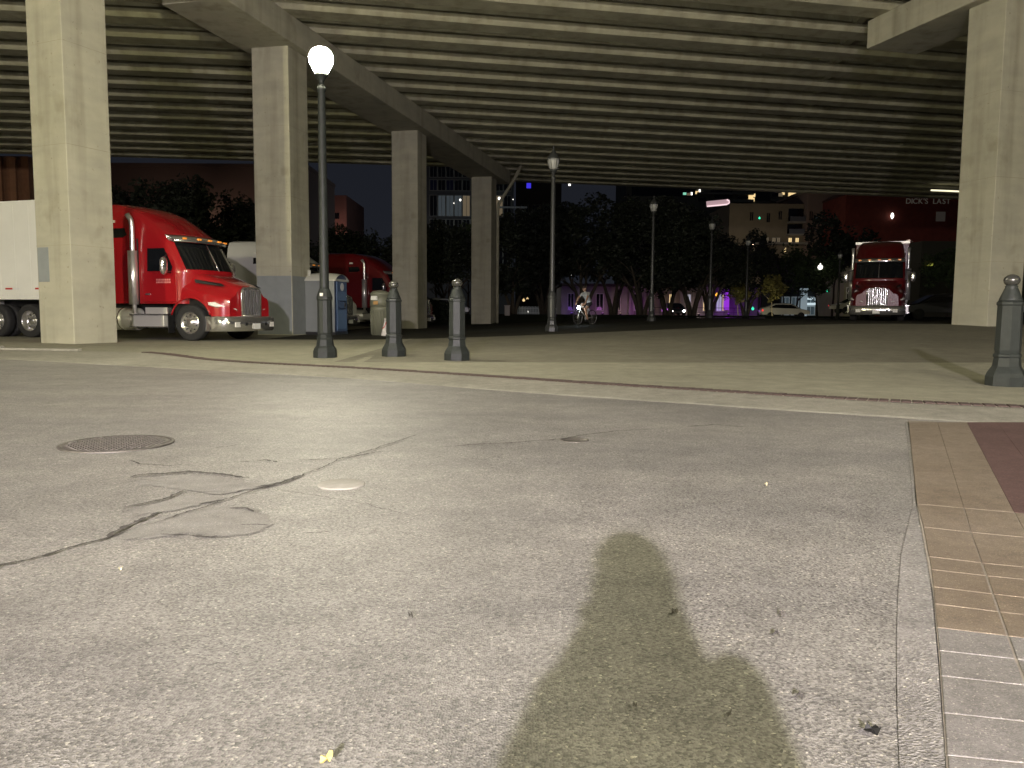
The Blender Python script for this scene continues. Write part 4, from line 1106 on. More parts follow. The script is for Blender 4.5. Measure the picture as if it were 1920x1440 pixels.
P = dict(pelvis=(-.27,0,1.03), chest=(-.04,0,1.36), neck=(.03,0,1.50), head=(.085,0,1.645), face=(1,.2,-.1),
         lsh=(-.02,.18,1.43), lel=(.20,.27,1.23), lwr=(.30,.27,1.06), rsh=(-.02,-.18,1.43), rel=(.19,-.27,1.24), rwr=(.30,-.27,1.06),
         lhip=(-.25,.09,.97), lkn=(.14,.12,.70), lan=(-.02,.13,.27), ltoe=(.12,.14,.20), rhip=(-.25,-.09,.97), rkn=(.12,-.12,.95), ran=(-.22,-.13,.55), rtoe=(-.08,-.14,.48))
cyc = person("cyclist", P, "person in a pale grey shirt riding a bicycle towards the columns", "person", (cyx,cyY,cz), chead, M_shirt, M_dark_cloth)
# the photographer, crouching behind the phone: only the shadow reaches the picture
LAT[0] = Vector((1,0,0))
P = dict(pelvis=(.05,-.62,.30), chest=(.04,-.36,.62), neck=(.03,-.28,.80), head=(.015,-.22,.955), face=(0,1,-.12),
         lsh=(-.145,-.33,.73), lel=(-.225,-.20,.50), lwr=(-.082,-.095,.765), rsh=(.210,-.33,.750), rel=(.275,-.20,.52), rwr=(.088,-.095,.765),
         lhip=(-.06,-.60,.28), lkn=(-.16,-.22,.46), lan=(-.14,-.42,.07), ltoe=(-.15,-.24,.03), rhip=(.16,-.60,.28), rkn=(.25,-.22,.46), ran=(.22,-.42,.07), rtoe=(.24,-.24,.03))
ph = person("photographer", P, "person in dark clothes crouching behind the phone and casting the big shadow", "person", (0,0,-.02), 0, M_dark_cloth, M_dark_cloth, sleeves='long', hood=True, legs='long', bulk=1.0, head_r=.096)
MB().lathe([(.15,.66),(.15,.74),(.135,.80),(.118,.85),(.104,.91),(.103,.97),(.085,1.02),(.045,1.045),(.001,1.05)], 16, (.03,-.25,0)).build("hood", M_dark_cloth, ph)
MB().cbox((0,-.055,.845),(.150,.009,.074)).build("phone", M_black, None, "black phone held in front of the crouching photographer's face", "phone", bevel=.003)

# ------------------------------------------------------------------ trees
def crown_mesh(seed, blobs, n, leaf, m, gap=.25):
    """blobs: (x,y,z,rx,ry,rz); leaves as small bent quads through the outer volume"""
    rr = random.Random(seed); vs = []; fs = []
    tot = sum(b_[3]*b_[4]*b_[5] for b_ in blobs)
    for b_ in blobs:
        k = int(n*b_[3]*b_[4]*b_[5]/tot)
        for _ in range(k):
            d = Vector((rr.gauss(0,1), rr.gauss(0,1), rr.gauss(0,1))).normalized()
            r_ = rr.random()**.38
            p = Vector((b_[0]+d.x*b_[3]*r_, b_[1]+d.y*b_[4]*r_, b_[2]+d.z*b_[5]*r_))
            if noise.noise(p*.75+Vector((seed,0,0))) < -gap: continue
            p += Vector((noise.noise(p*.9), noise.noise(p*.9+Vector((7,0,0))), noise.noise(p*.9+Vector((0,7,0)))))*.7
            s_ = leaf*rr.uniform(.6,1.4)
            u = Vector((rr.gauss(0,1), rr.gauss(0,1), rr.gauss(0,.6))).normalized(); v = u.cross(Vector((rr.gauss(0,1), rr.gauss(0,1), rr.gauss(0,1)))).normalized()
            i0 = len(vs); vs += [p-u*s_, p+v*s_*.55, p+u*s_, p-v*s_*.55]; fs.append((i0,i0+1,i0+2,i0+3))
    me = bpy.data.meshes.new("crown"); me.from_pydata([tuple(v) for v in vs], [], fs); me.materials.append(m); return me
def trunk_mesh(seed, h, r0, limbs, spread, m=M_bark, lean=0):
    rr = random.Random(seed); b = MB()
    for k in range(limbs):
        a = 2*pi*k/limbs+rr.random(); base = Vector((r0*.5*cos(a), r0*.5*sin(a), -.1)) if limbs > 1 else Vector((0,0,-.1))
        pts = [base]; rad = [r0*(.62 if limbs > 1 else 1)]
        for i in range(1, 7):
            t = i/6; out_ = spread*t**1.5; pts.append(base+Vector((cos(a)*out_+rr.uniform(-.1,.1)*h*.2*t, sin(a)*out_+rr.uniform(-.1,.1)*h*.2*t, h*t))); rad.append(max(.02, rad[0]*(1-.72*t)))
        b.tube(pts, rad, 8)
        for j in range(3):
            i = rr.randint(3,5); p = pts[i]; a2 = a+rr.uniform(-1.3,1.3); L_ = h*rr.uniform(.25,.4)
            b.tube([p, p+Vector((cos(a2)*L_*.5, sin(a2)*L_*.5, L_*.45)), p+Vector((cos(a2)*L_, sin(a2)*L_, L_*.75))], [rad[i]*.7, rad[i]*.45, rad[i]*.15], 6)
    return b.mesh("trunk", m)
def blobs_wide(seed, R_, z0, z1):
    rr = random.Random(seed); o = []
    for k in range(11):
        a = rr.random()*2*pi; d = R_*sqrt(rr.random())*.7; z = rr.uniform(z0+1.2, z1-1.3)
        f = 1-.45*max(0,(z-z0)/(z1-z0)-.45)
        o.append((cos(a)*d*f, sin(a)*d*f, z, R_*rr.uniform(.32,.5), R_*rr.uniform(.32,.5), rr.uniform(1.1,1.8)))
    return o
big = [(crown_mesh(s, blobs_wide(s, 4.6, 2.3, 11.0), 13000, .17, M_leaf), trunk_mesh(s, 4.6, .38, 4, 1.9)) for s in (11,12,13,14)]
med = [(crown_mesh(s, blobs_wide(s, 2.9, 2.2, 7.2), 5500, .17, M_leaf2), trunk_mesh(s, 3.6, .13, 1, .3)) for s in (21,22)]
medd = [(crown_mesh(s, blobs_wide(s, 2.4, 3.6, 8.2), 4500, .17, M_leaf), trunk_mesh(s, 5.2, .11, 1, .3)) for s in (31,)]
sml = [(crown_mesh(s, [(0,0,2.35,1.0,1.0,.75),(.35,.2,1.9,.8,.8,.5),(-.4,.1,2.0,.8,.7,.5),(0,0,2.9,.6,.6,.5)], 2300, .12, M_leaf3), trunk_mesh(s, 2.0, .05, 1, .15, mat("pale_bark",(.32,.27,.19),.9))) for s in (41,)]
TR = []
def tree(px, Y, kind, i, label, sc=1.0, sz=1.0, rz=None, group="trees beyond the plaza", name="oak_tree", dx=0):
    cm, tm = kind[i % len(kind)]
    x = XA(px, Y)+dx
    t = empty(name, (x, Y, zt(x,Y)-.05 if Y < 80 else .5), rz if rz is not None else (px*.37) % 6.28, label, "tree", group)
    inst("trunk", tm, t); inst("crown", cm, t); t.scale = (sc, sc, sc*sz); TR.append(t); return t
# the dark mass in the middle
tree(962, 72, big, 0, "dark spreading tree just right of the drain pipe on the far column", .86)
tree(1020, 76, big, 1, "dark spreading tree directly behind the unlit lamp left of the cyclist", .92)
tree(1092, 70, big, 2, "large dark tree directly above the cyclist", .98)
tree(1150, 73, big, 3, "dark tree right of the cyclist with twin trunks against purple light", 1.0)
tree(1203, 66, big, 0, "large dark tree just left of the second far lamp post", .92)
tree(1252, 72, big, 1, "large dark tree right of the second far lamp post", .98)
tree(1298, 67, big, 2, "dark tree with forked trunk near the oncoming headlights", .86)
tree(1329, 71, big, 3, "dark tree whose trunk stands right of the oncoming headlights", .86)
tree(1398, 75, big, 1, "dark tree between the two small lit trees and the pale wall", .72)
tree(1425, 90, medd, 0, "slim dark tree rising in front of the beige apartment block", 1.06, 1.12)
tree(1492, 88, med, 0, "green leafy tree catching light left of the truck facing the viewer", 1.05, 1.05)
tree(1532, 82, med, 1, "green leafy tree with a lamp shining beside it", .95, 1.0)
tree(1468, 94, med, 1, "green leafy tree behind the small yellow tree", 1.05, 1.05)
tree(1560, 86, medd, 0, "tall black round-headed tree against the brick building", 1.25, 1.1)
tree(1594, 90, medd, 0, "tall black tree just left of the truck facing the viewer", 1.1, 1.1, rz=2)
tree(1775, 75, med, 0, "greenish tree behind the lone right column", .95, .95)
tree(1448, 71, sml, 0, "small yellow lit tree with a pale trunk above the white car", 1.12, name="young_tree")
tree(1384, 74, sml, 0, "small pale green lit tree beside the purple wall", .95, rz=2.2, name="young_tree")
tree(842, 66, big, 2, "dark tree between the two farther left columns", .72)
tree(878, 84, med, 0, "leafy tree lit from behind the most distant column", 1.1, 1.2)
tree(820, 90, med, 1, "leafy tree in front of the office windows", 1.15, 1.15)
# left side, behind the trucks
for i,(px,Y,sc,lb) in enumerate([(225,60,.93,"black tree behind the bright red tractor's sleeper, next to the bright column"),(300,64,.98,"black tree above the bright red tractor's roof"),(365,60,.98,"black pointed tree above the tractor's windscreen"),(425,62,.90,"black tree above the white tractor"),(480,66,.84,"black tree mostly behind the column with grey paint"),
                             (600,68,.70,"black tree above the portable toilet"),(655,64,.66,"black tree above the dark red tractor's sleeper"),(705,68,.66,"black tree above the dark red tractor's stack"),(745,64,.6,"black tree at the column beyond the dark red tractor")]):
    tree(px, Y, big, i, lb, sc)
# undergrowth under the left trees
rr = random.Random(5)
vs = []; fs = []
for _ in range(16000):
    x = rr.uniform(-42,-4); y = 60+rr.uniform(-1.5,1.5)+.0*x; z = rr.random()**1.2*2.4*(0.75+.25*noise.noise(Vector((x*.5,0,0))))
    s_ = rr.uniform(.1,.22); u = Vector((rr.gauss(0,1),rr.gauss(0,1),rr.gauss(0,1))).normalized(); v = u.orthogonal().normalized()
    p = Vector((x,y,z)); k = len(vs); vs += [tuple(p-u*s_),tuple(p+v*s_*.5),tuple(p+u*s_),tuple(p-v*s_*.5)]; fs.append((k,k+1,k+2,k+3))
me = bpy.data.meshes.new("undergrowth"); me.from_pydata(vs,[],fs); me.materials.append(M_leaf)
inst("undergrowth", me, None, label="low dark shrubbery under the trees behind the parked trucks", cat="shrubbery", kind='stuff')

# ------------------------------------------------------------------ buildings
def facade(name, label, cat, px0, px1, Y, ztop, depth, wall_m, zbase=0.0, turn=0.0):
    x0, x1 = XA(px0, Y), XA(px1, Y); W = x1-x0
    t = empty(name, (x0, Y, zbase), turn, label, cat)
    return t, W, ztop-zbase
def zrow(px, py, Y): return A(px, py, Y).z
def windows(t, cells, wall_z, frame_m, deep=.25, frame=.09, y0=0.0):
    """cells: (x0,x1,z0,z1,material) recessed panes with frame; returns sorted openings"""
    cache = {}
    for (x0,x1,z0,z1,m) in cells:
        key = (round(x1-x0,3), round(z1-z0,3), m.name, frame_m.name)
        if key not in cache:
            w_, h_ = x1-x0, z1-z0
            fr_ = MB().box((-frame,-.05,-frame),(w_+frame,.0,0)).box((-frame,-.05,h_),(w_+frame,.0,h_+frame)).box((-frame,-.05,0),(0,.0,h_)).box((w_,-.05,0),(w_+frame,.0,h_)).box((w_/2-.03,-.03,0),(w_/2+.03,.0,h_)).mesh("frame", frame_m)
            pn = MB().box((0,.02,0),(w_,.04,h_)).mesh("window", m)
            cache[key] = (fr_, pn)
        f_, pn = cache[key]
        wo = inst("window", pn, t, (x0, y0-.045, z0)); inst("frame", f_, wo)
def wallbox(t, W, H, D, m, name="wall"):
    return MB().box((0,.0,-1),(W,D,H)).build(name, m, t)
M_brown = mat("brown_brick", (.16,.075,.04), .85, noise_amt=.25, nscale=3)
M_pinkw = mat("reddish_wall", (.13,.062,.052), .85, noise_amt=.15, nscale=.6)
M_officef = mat("office_frame", (.12,.13,.12), .6)
M_dwin = mat("night_window", (.006,.007,.010), .1)
M_beige = mat("beige_render", (.22,.185,.13), .85, noise_amt=.12, nscale=.5)
M_tower = mat("tower_concrete", (.15,.15,.12), .85)
M_brickw = mat("red_brick_wall", (.12,.022,.014), .9, noise_amt=.3, nscale=1.2)
M_pale = mat("pale_wall", (.26,.245,.22), .8, noise_amt=.15, nscale=.8)
M_warehouse = mat("warehouse_wall", (.09,.062,.055), .9)
# brown pilastered building at the far left
t, W, H = facade("brick_hall", "brown building with vertical pilasters behind the white trailer, at the photo's left edge", "building", -260, 66, 62, 12.2, 10, M_brown)
wallbox(t, W, 12.6, 12, M_brown)
for k in range(int(W/1.1)):
    MB().box((k*1.1+.2,-.25,-1),(k*1.1+.65,-.003,12.5)).build("pilaster", mat("brown_pilaster",(.20,.10,.055),.85,noise_amt=.15,nscale=2), t)
# dim warehouse behind the left trees
t, W, H = facade("warehouse", "dim brownish warehouse behind the trees, under the left deck edge", "building", 130, 580, 92, 0, 10, M_warehouse)
wallbox(t, W, 17.2, 14, M_warehouse)
MB().box((-.1,-.2,17.203),(W+.1,14.1,17.6)).build("parapet", M_warehouse, t)
# reddish low building
t, W, H = facade("brick_block", "reddish flat-roofed building behind the lit lamp post, before blue night sky", "building", 575, 652, 120, 0, 10, M_pinkw)
wallbox(t, W, zrow(620,366,120), 14, M_pinkw)
MB().box((W-2.9,-.03,zrow(620,410,120)-.0),(W-1.1,-.003,zrow(620,399,120))).build("window", M_dwin, t)
# office building with white grid
t, W, H = facade("office_building", "office building with a pale window grid between the two farthest left columns", "building", 800, 962, 125, 0, 12, M_officef)
wallbox(t, W, zrow(860,300,125), 16, mat("office_wall",(.035,.04,.045),.7))
ppm = 1480/125
for r_, (ya, yb) in enumerate([(262,332),(338,357),(367,405),(412,450),(458,500)]):
    cells = []
    for k in range(10):
        xa = (XA(807+15.2*k,125)-XA(800,125)); xb_ = xa+1.05
        m = M_dwin
        if r_ == 2 and k in (1,2,3): m = E_dimc
        if r_ == 2 and k in (4,8): m = E_dim
        if r_ == 1 and k in (0,2): m = mat("blue_night_window",(.01,.012,.04),.1)
        z1_, z0_ = zrow(860,ya,125), zrow(860,yb,125)
        cells.append((xa,xb_,z0_,z1_,m))
    windows(t, cells, 0, M_officef, frame=.10)
for i,(px,py,s_) in enumerate([(863,375,.16),(851,381,.08),(936,372,.20),(962,374,.07)]):
    q = A(px,py,124.6); MB().lathe([(.0001,-s_*1.3),(s_*.8,-s_*.6),(s_,0),(s_*.7,s_*.9),(.0001,s_*1.2)],12).build("office_light", E_white, t, loc=(q.x-t.location.x, q.y-t.location.y, q.z))
q = A(964,389,118); MB().box((-2.4,-.3,-.1),(1.9,.3,.12)).build("canopy", mat("canopy_grey",(.2,.21,.21),.6), t, loc=(q.x-t.location.x,-7,q.z))
# tower with the blue screen
t, W, H = facade("blue_lit_tower", "dark tower with a small bright blue lit window behind the far lamp", "building", 966, 1050, 150, 0, 12, M_tower)
wallbox(t, W, zrow(1000,300,150), 14, mat("dark_tower",(.045,.042,.036),.9))
MB().box((0,0,0),(.85,.05,.95)).build("window", E_blue, t, loc=(XA(985,149.9)-t.location.x,-.06,zrow(987,353,150)))
MB().box((0,0,0),(1.7,.05,.9)).build("window", mat("deep_blue_window",(.01,.01,.05),.2), t, loc=(XA(969,149.9)-t.location.x,-.06,zrow(987,353,150)))
windows(t, [(1+2.1*k,2.3+2.1*k,zrow(987,400,150)-3.2*j,zrow(987,400,150)-3.2*j+1.5,M_dwin) for k in range(3) for j in range(4)], 0, M_tower)
# high-rise with balconies, far right behind the trees
YT = 175
t, W, H = facade("apartment_tower", "grey apartment tower with dark balconies and a long pink lit sign", "building", 1170, 1580, YT, 0, 16, M_tower)
wallbox(t, W, zrow(1400,290,YT), 18, M_tower)
X0T = XA(1170, YT)
for (pa, pb, ya, yb) in [(1180,1298,352,369),(1334,1366,352,372),(1404,1436,352,376),(1303,1318,371,378),(1326,1333,357,362),(1375,1398,368,373),(1390,1398,354,358),(1440,1456,362,368),(1475,1490,356,368)]:
    MB().box((XA(pa,YT)-X0T,-.02,zrow(1400,yb,YT)),(XA(pb,YT)-X0T,.02,zrow(1400,ya,YT))).build("balcony_recess", M_dwin, t, loc=(0,-.03,0))
for (pa, pb, ya, yb) in [(1300,1404,362,366),(1366,1404,375,380),(1436,1480,374,378)]:
    MB().box((XA(pa,YT)-X0T,-.9,zrow(1400,yb,YT)),(XA(pb,YT)-X0T,-.003,zrow(1400,ya,YT))).build("balcony_slab", mat("slab_pale",(.22,.22,.18),.8), t)
for i,(px,py,w_,h_,m) in enumerate([(1284,363,.7,.5,mat("cool_win",(.1,.3,.25),.5,emit=(.35,1,.7),estr=.7)),(1292,364,.9,.5,E_dim),(1297,363,.35,.6,E_white),(1308,361,.9,.6,E_warm),(1312,358,.35,.7,E_white),(1408,369,1.0,1.0,E_warm),(1413,366,.8,.7,E_warm),(1412,374,.7,.8,E_warm),(1464,365,.9,.7,E_dim),(1469,361,.6,.9,E_warm),(1481,365,.6,1.0,E_warm),(1489,362,1.3,.7,E_warm),(1480,378,.5,.6,E_white),(1487,377,.6,.7,E_white),(1068,345,.5,.7,E_white)]):
    q = A(px,py,YT-.2)
    MB().box((-w_/2,-.03,-h_/2),(w_/2,.03,h_/2)).build("lit_window", m, t, loc=(q.x-X0T,-.1,q.z))
MB().box((XA(1500,YT)-X0T,-.05,zrow(1400,365,YT)),(XA(1514,YT)-X0T,-.02,zrow(1400,360,YT))).build("lit_window", mat("violet_win",(.05,.03,.2),.5,emit=(.2,.12,.8),estr=.06), t)
# long curved lit sign
sg = empty("lit_sign", (*A(1346,381,150).xy, A(1346,381,150).z), 0, "long glowing pink-white sign on the far apartment tower", "sign")
MB().box((-2.1,-.2,-.38),(1.9,.2,.52), Matrix.Rotation(R(-6),3,'Y')).build("panel", mat("pink_panel",(.5,.4,.4),.5,emit=(1,.66,.72),estr=.42), sg)
MB().tube([(-2.05,-.25,-.62),(0,-.25,-.42),(1.8,-.25,-.22),(2.05,-.25,.05),(2.0,-.25,.45),(1.6,-.25,.62)], .12, 8).build("tube", E_pink, sg)
# beige apartment block
YB = 128
t, W, H = facade("beige_apartments", "beige apartment block with balconies behind the tall slim dark tree", "building", 1362, 1577, YB, 0, 14, M_beige)
X0B = t.location.x
wallbox(t, XA(1500,YB)-X0B, zrow(1450,382,YB), 14, M_beige)
MB().box((XA(1500,YB)-X0B+.003,-1.2,-1),(W,12,zrow(1540,362,YB))).build("wing_wall", mat("pinkish_render",(.23,.17,.145),.85,noise_amt=.1,nscale=.5), t)
MB().box((XA(1496,YB)-X0B,-1.8,zrow(1540,362,YB)+.003),(W+.8,12.5,zrow(1540,357,YB))).build("cornice", mat("cornice_pale",(.30,.25,.20),.8), t)
def bx(px): return XA(px,YB)-X0B
cells = []
for (pa,pb,ya,yb) in [(1431,1437,400,417),(1453,1459,396,412),(1400,1406,398,414)]:
    cells.append((bx(pa),bx(pb),zrow(1450,yb,YB),zrow(1450,ya,YB),M_dwin))
windows(t, cells, 0, M_beige)
for (pa,pb,ya,yb) in [(1471,1499,391,416),(1470,1498,420,439)]:
    MB().box((bx(pa),-.06,zrow(1450,yb,YB)),(bx(pb),-.02,zrow(1450,ya,YB))).build("balcony_recess", M_dwin, t)
    MB().box((bx(pa)-.1,-1.1,zrow(1450,yb,YB)-.25),(bx(pb)+.1,-.003,zrow(1450,yb,YB))).build("balcony_slab", M_pale, t)
    MB().box((bx(pa),-1.1,zrow(1450,yb,YB)+.003),(bx(pb),-1.04,zrow(1450,yb,YB)+.75)).build("balcony_rail", mat("rail_glass",(.10,.11,.13),.3), t)
cells = []
for (pa,pb,ya,yb,m) in [(1505,1511,398,414,M_dwin),(1516,1520,408,414,E_dimc),(1538,1546,380,420,M_dwin),(1565,1573,380,395,M_dwin),(1565,1572,405,424,E_dim),(1508,1514,425,440,M_dwin)]:
    cells.append((bx(pa),bx(pb),zrow(1450,yb,YB),zrow(1450,ya,YB),m))
windows(t, cells, 0, MATS["pinkish_render"], y0=-1.2)
cells = []
for (pa,pb,m) in [(1417,1420,E_dim),(1432,1436,E_warm if False else E_dim),(1443,1449,E_dim),(1452,1457,E_dim),(1473,1479,E_warm),(1486,1492,E_warm)]:
    cells.append((bx(pa),bx(pb),zrow(1450,454,YB),zrow(1450,446,YB),m))
windows(t, cells, 0, M_pale)
MB().box((bx(1400),-2.2,zrow(1450,460,YB)),(bx(1500),-.003,zrow(1450,456,YB))).build("terrace", M_pale, t)
# brick building with the painted sign
YR = 118
t, W, H = facade("brick_restaurant", "large dark red brick building with white painted lettering at its roofline", "building", 1577, 1990, YR, 0, 14, M_brickw)
X0R = t.location.x
wallbox(t, W, zrow(1700,366,YR), 18, M_brickw)
MB().box((-.1,-.25,zrow(1700,366,YR)+.003),(W+.1,18.2,zrow(1700,362,YR))).build("parapet", mat("parapet_dark",(.05,.02,.015),.9), t)
def text(s, size, m, parent, loc, rot=(pi/2,0,0), depth=.02, name="lettering"):
    cu = bpy.data.curves.new(name, 'FONT'); cu.body = s; cu.size = size; cu.extrude = depth; cu.space_character = 1.08
    cu.materials.append(m); tmp = bpy.data.objects.new(name, cu); COL.objects.link(tmp); bpy.context.view_layer.update()
    me = bpy.data.meshes.new_from_object(tmp); bpy.data.objects.remove(tmp); o = bpy.data.objects.new(name, me); COL.objects.link(o); o.parent = parent; o.location = loc; o.rotation_euler = rot; return o
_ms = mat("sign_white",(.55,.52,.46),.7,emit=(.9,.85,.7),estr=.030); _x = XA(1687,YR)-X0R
for ch_ in "DICK'S LAST":
    if ch_ == " ": _x += .62; continue
    o = text(ch_, 1.08, _ms, t, (_x,-.06,zrow(1735,382,YR)), name="letter"); _x += o.dimensions.x + .13
MB().box((XA(1745,YR)-X0R,-.08,zrow(1750,415,YR)),(XA(1762,YR)-X0R,-.003,zrow(1750,397,YR))).build("window", mat("shuttered_window",(.20,.17,.14),.7,emit=(.9,.8,.7),estr=.015), t)
q = A(1673,405,YR-.5); MB().lathe([(.0001,-.45),(.14,-.30),(.24,0),(.16,.35),(.0001,.5)],12).build("wall_lamp", E_white, t, loc=(q.x-X0R,-.5,q.z))
for k in range(9):
    for j in range(2):
        if k*4+2 < W-2: MB().box((k*4.1+1.5,-.04,3.2+j*5),(k*4.1+2.9,-.003,5.6+j*5)).build("window", M_dwin, t)
for px in (1695,1711):
    q = A(px,447+ (0 if px==1695 else 0),YR)

# low street front behind the trees, washed by coloured lights
YS = 92
t, W, H = facade("street_shops", "low pale row of shops washed in purple and pink light behind the dark trees", "building", 1052, 1420, YS, 0, 10, M_pale)
X0S = t.location.x
zs_ = lambda py: zrow(1250,py,YS)
wallbox(t, W, zs_(538), 10, M_pale)
MB().box((-.2,-.5,zs_(538)+.003),(W+.2,10,zs_(533))).build("cornice", mat("dark_cornice",(.06,.05,.05),.9), t)
cells = []
for (pa,pb,m) in [(1065,1075,M_dwin),(1118,1130,M_dwin),(1156,1162,M_dwin),(1189,1199,M_dwin),(1216,1226,M_dwin),(1254,1258,E_warm),(1287,1294,mat("cool_shop",(.4,.4,.5),.5,emit=(.8,.85,1),estr=.35)),(1343,1352,MATS["cool_shop"]),(1318,1322,E_warm),(1354,1357,E_warm)]:
    cells.append((XA(pa,YS)-X0S,XA(pb,YS)-X0S,zs_(582),zs_(552),m))
windows(t, cells, 0, mat("shop_frame",(.5,.48,.45),.6))
for px in (1085,1108,1145,1180,1208,1240,1275,1305,1335,1365):
    MB().box((XA(px,YS)-X0S-.12,-.35,-.5),(XA(px,YS)-X0S+.12,-.003,zs_(541))).build("pilaster", M_pale, t)
# railing in front
rl = empty("street_railing", (XA(1190,YS-4), YS-4, .55), 0, "thin dark railing before the pink lit shop wall", "railing")
RW = XA(1400,YS-4)-XA(1190,YS-4)
MB().box((0,-.02,1.0),(RW,.02,1.05)).build("top_rail", M_black, rl)
MB().box((0,-.02,.5),(RW,.02,.53)).build("mid_rail", M_black, rl)
for k in range(int(RW/1.1)): MB().box((k*1.1,-.025,0),(k*1.1+.04,.025,1.0)).build("post", M_black, rl)
for i_,(x_l,y_l,h_l,e_l,c_l,lb_l) in enumerate([(-34,84,9,900,(1,.70,.5),"sodium street light added behind the left trees to brighten the warehouse"),(34,112,10,800,(1,.85,.62),"street light added to brighten the beige apartment block"),(52,104,10,230,(1,.75,.6),"street light added to brighten the brick building"),(-8,108,10,900,(.85,.95,1),"cool street light added to brighten the office building"),(-48,52,8,500,(1,.72,.45),"street light added to brighten the brown pilastered building"),(-27,112,11,900,(1,.62,.5),"street light added to brighten the reddish flat-roofed building")]):
    fl = empty("added_street_light", (x_l,y_l,.5), 0, lb_l, "street light", "added fill lights along the far street")  # added lamps that brighten the far facades
    MB().lathe([(.12,0),(.10,.3),(.06,h_l)],8).build("shaft", M_post, fl)
    MB().tube([(0,0,h_l),(0,.6,h_l+.25),(0,1.5,h_l+.3)],.04,6).build("arm", M_post, fl)
    MB().box((-.14,1.3,h_l+.2),(.14,1.9,h_l+.32)).build("head", M_post, fl)
    l = bpy.data.lights.new("added_street_light_lamp",'POINT'); l.energy = e_l; l.color = c_l; l.shadow_soft_size = .15
    o = bpy.data.objects.new("added_street_light_lamp", l); COL.objects.link(o); o.parent = fl; o.location = (0,1.6,h_l-.05)
# coloured uplights (fixtures with their own lamps)
def uplight(px, Y, colr, e, label, h=.6, size=.3, sp=False):
    x = XA(px, Y); z = .62
    f = empty("uplight", (x, Y, z), 0, label, "floodlight", "coloured floodlights along the shop wall")
    MB().lathe([(.12,0),(.14,.1),(.16,.3)],10).build("housing", M_black, f)
    em = emis("up_%d"%px, colr, 2.0); MB().lathe([(.15,.31),(.0001,.33)],10).build("lens", em, f)
    l = bpy.data.lights.new("uplight_lamp",'POINT'); l.energy = e*.33; l.color = colr; l.shadow_soft_size = size
    o = bpy.data.objects.new("uplight_lamp", l); COL.objects.link(o); o.parent = f; o.location = (0,0,.75)
for a in [(1072,90.4,(.38,.16,1),55,"violet floodlight at the far end of the shop wall, behind the cyclist"),(1130,90.2,(.8,.25,.9),70,"magenta floodlight between the cyclist and the second far lamp"),(1163,90.4,(1,.72,.5),45,"peach floodlight on the pink doorway"),(1195,90.2,(.75,.18,.95),85,"magenta floodlight by the arched doorway"),(1262,90.0,(1,.62,.42),65,"peach floodlight behind the oncoming car"),(1310,90.2,(1,.72,.72),110,"pale pink floodlight on the widest bare wall"),(1366,90.0,(.42,.03,1),130,"deep purple floodlight left of the small green tree"),(1402,90.2,(.42,.05,1),70,"deep purple floodlight behind the small trees")]:
    uplight(*a)
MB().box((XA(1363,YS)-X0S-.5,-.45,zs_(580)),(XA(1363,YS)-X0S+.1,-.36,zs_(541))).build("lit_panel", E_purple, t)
# warm street lighting on the yellow tree
for (px,Y,colr,e,lb) in [(1440,69.5,(1,.88,.55),60,"ground floodlight under the small yellow tree"),(1384,72.8,(.9,1,.6),22,"ground floodlight under the small green tree")]:
    x = XA(px,Y); f = empty("uplight",(x,Y,.64),0,lb,"floodlight")
    MB().lathe([(.07,0),(.09,.12)],10).build("housing", M_black, f)
    l = bpy.data.lights.new("uplight_lamp",'POINT'); l.energy = e; l.color = colr; l.shadow_soft_size = .1
    o = bpy.data.objects.new("uplight_lamp", l); COL.objects.link(o); o.parent = f; o.location = (0,0,.35)
# glazed shop on the right
YG = 98
t, W, H = facade("glazed_shop", "glass-fronted shop with cool lit white frames left of the truck facing the viewer", "building", 1460, 1592, YG, 0, 10, M_dwin)
X0G = t.location.x
wallbox(t, W, zrow(1530,528,YG), 10, mat("shop_dark",(.05,.055,.06),.7))
zg = lambda py: zrow(1530,py,YG)
M_wf = mat("white_frame",(.6,.65,.66),.5,emit=(.75,.92,1),estr=.10)
cells = []
for k,(pa,pb) in enumerate([(1466,1478),(1484,1496),(1512,1526),(1530,1544),(1552,1562),(1566,1582)]):
    cells.append((XA(pa,YG)-X0G,XA(pb,YG)-X0G,zg(572),zg(558),mat("cool_glass",(.06,.08,.09),.2,emit=(.6,.85,1),estr=.05)))
    cells.append((XA(pa,YG)-X0G,XA(pb,YG)-X0G,zg(590),zg(575),MATS["cool_glass"]))
windows(t, cells, 0, M_wf)
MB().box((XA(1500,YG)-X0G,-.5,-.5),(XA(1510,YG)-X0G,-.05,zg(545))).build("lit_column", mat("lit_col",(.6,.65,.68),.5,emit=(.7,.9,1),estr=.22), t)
MB().box((XA(1494,YG)-X0G,-.7,zg(544)),(XA(1516,YG)-X0G,-.55,zg(541))).build("lit_column_head", MATS["lit_col"], t)
MB().box((XA(1510,YG)-X0G,-.35,zg(572)),(XA(1542,YG)-X0G,-.30,zg(568))).build("lit_bench", mat("lit_strip",(.7,.75,.78),.5,emit=(.75,.92,1),estr=.75), t)
MB().box((XA(1510,YG)-X0G,-.35,zg(562)),(XA(1530,YG)-X0G,-.30,zg(559))).build("lit_bench", MATS["lit_strip"], t)
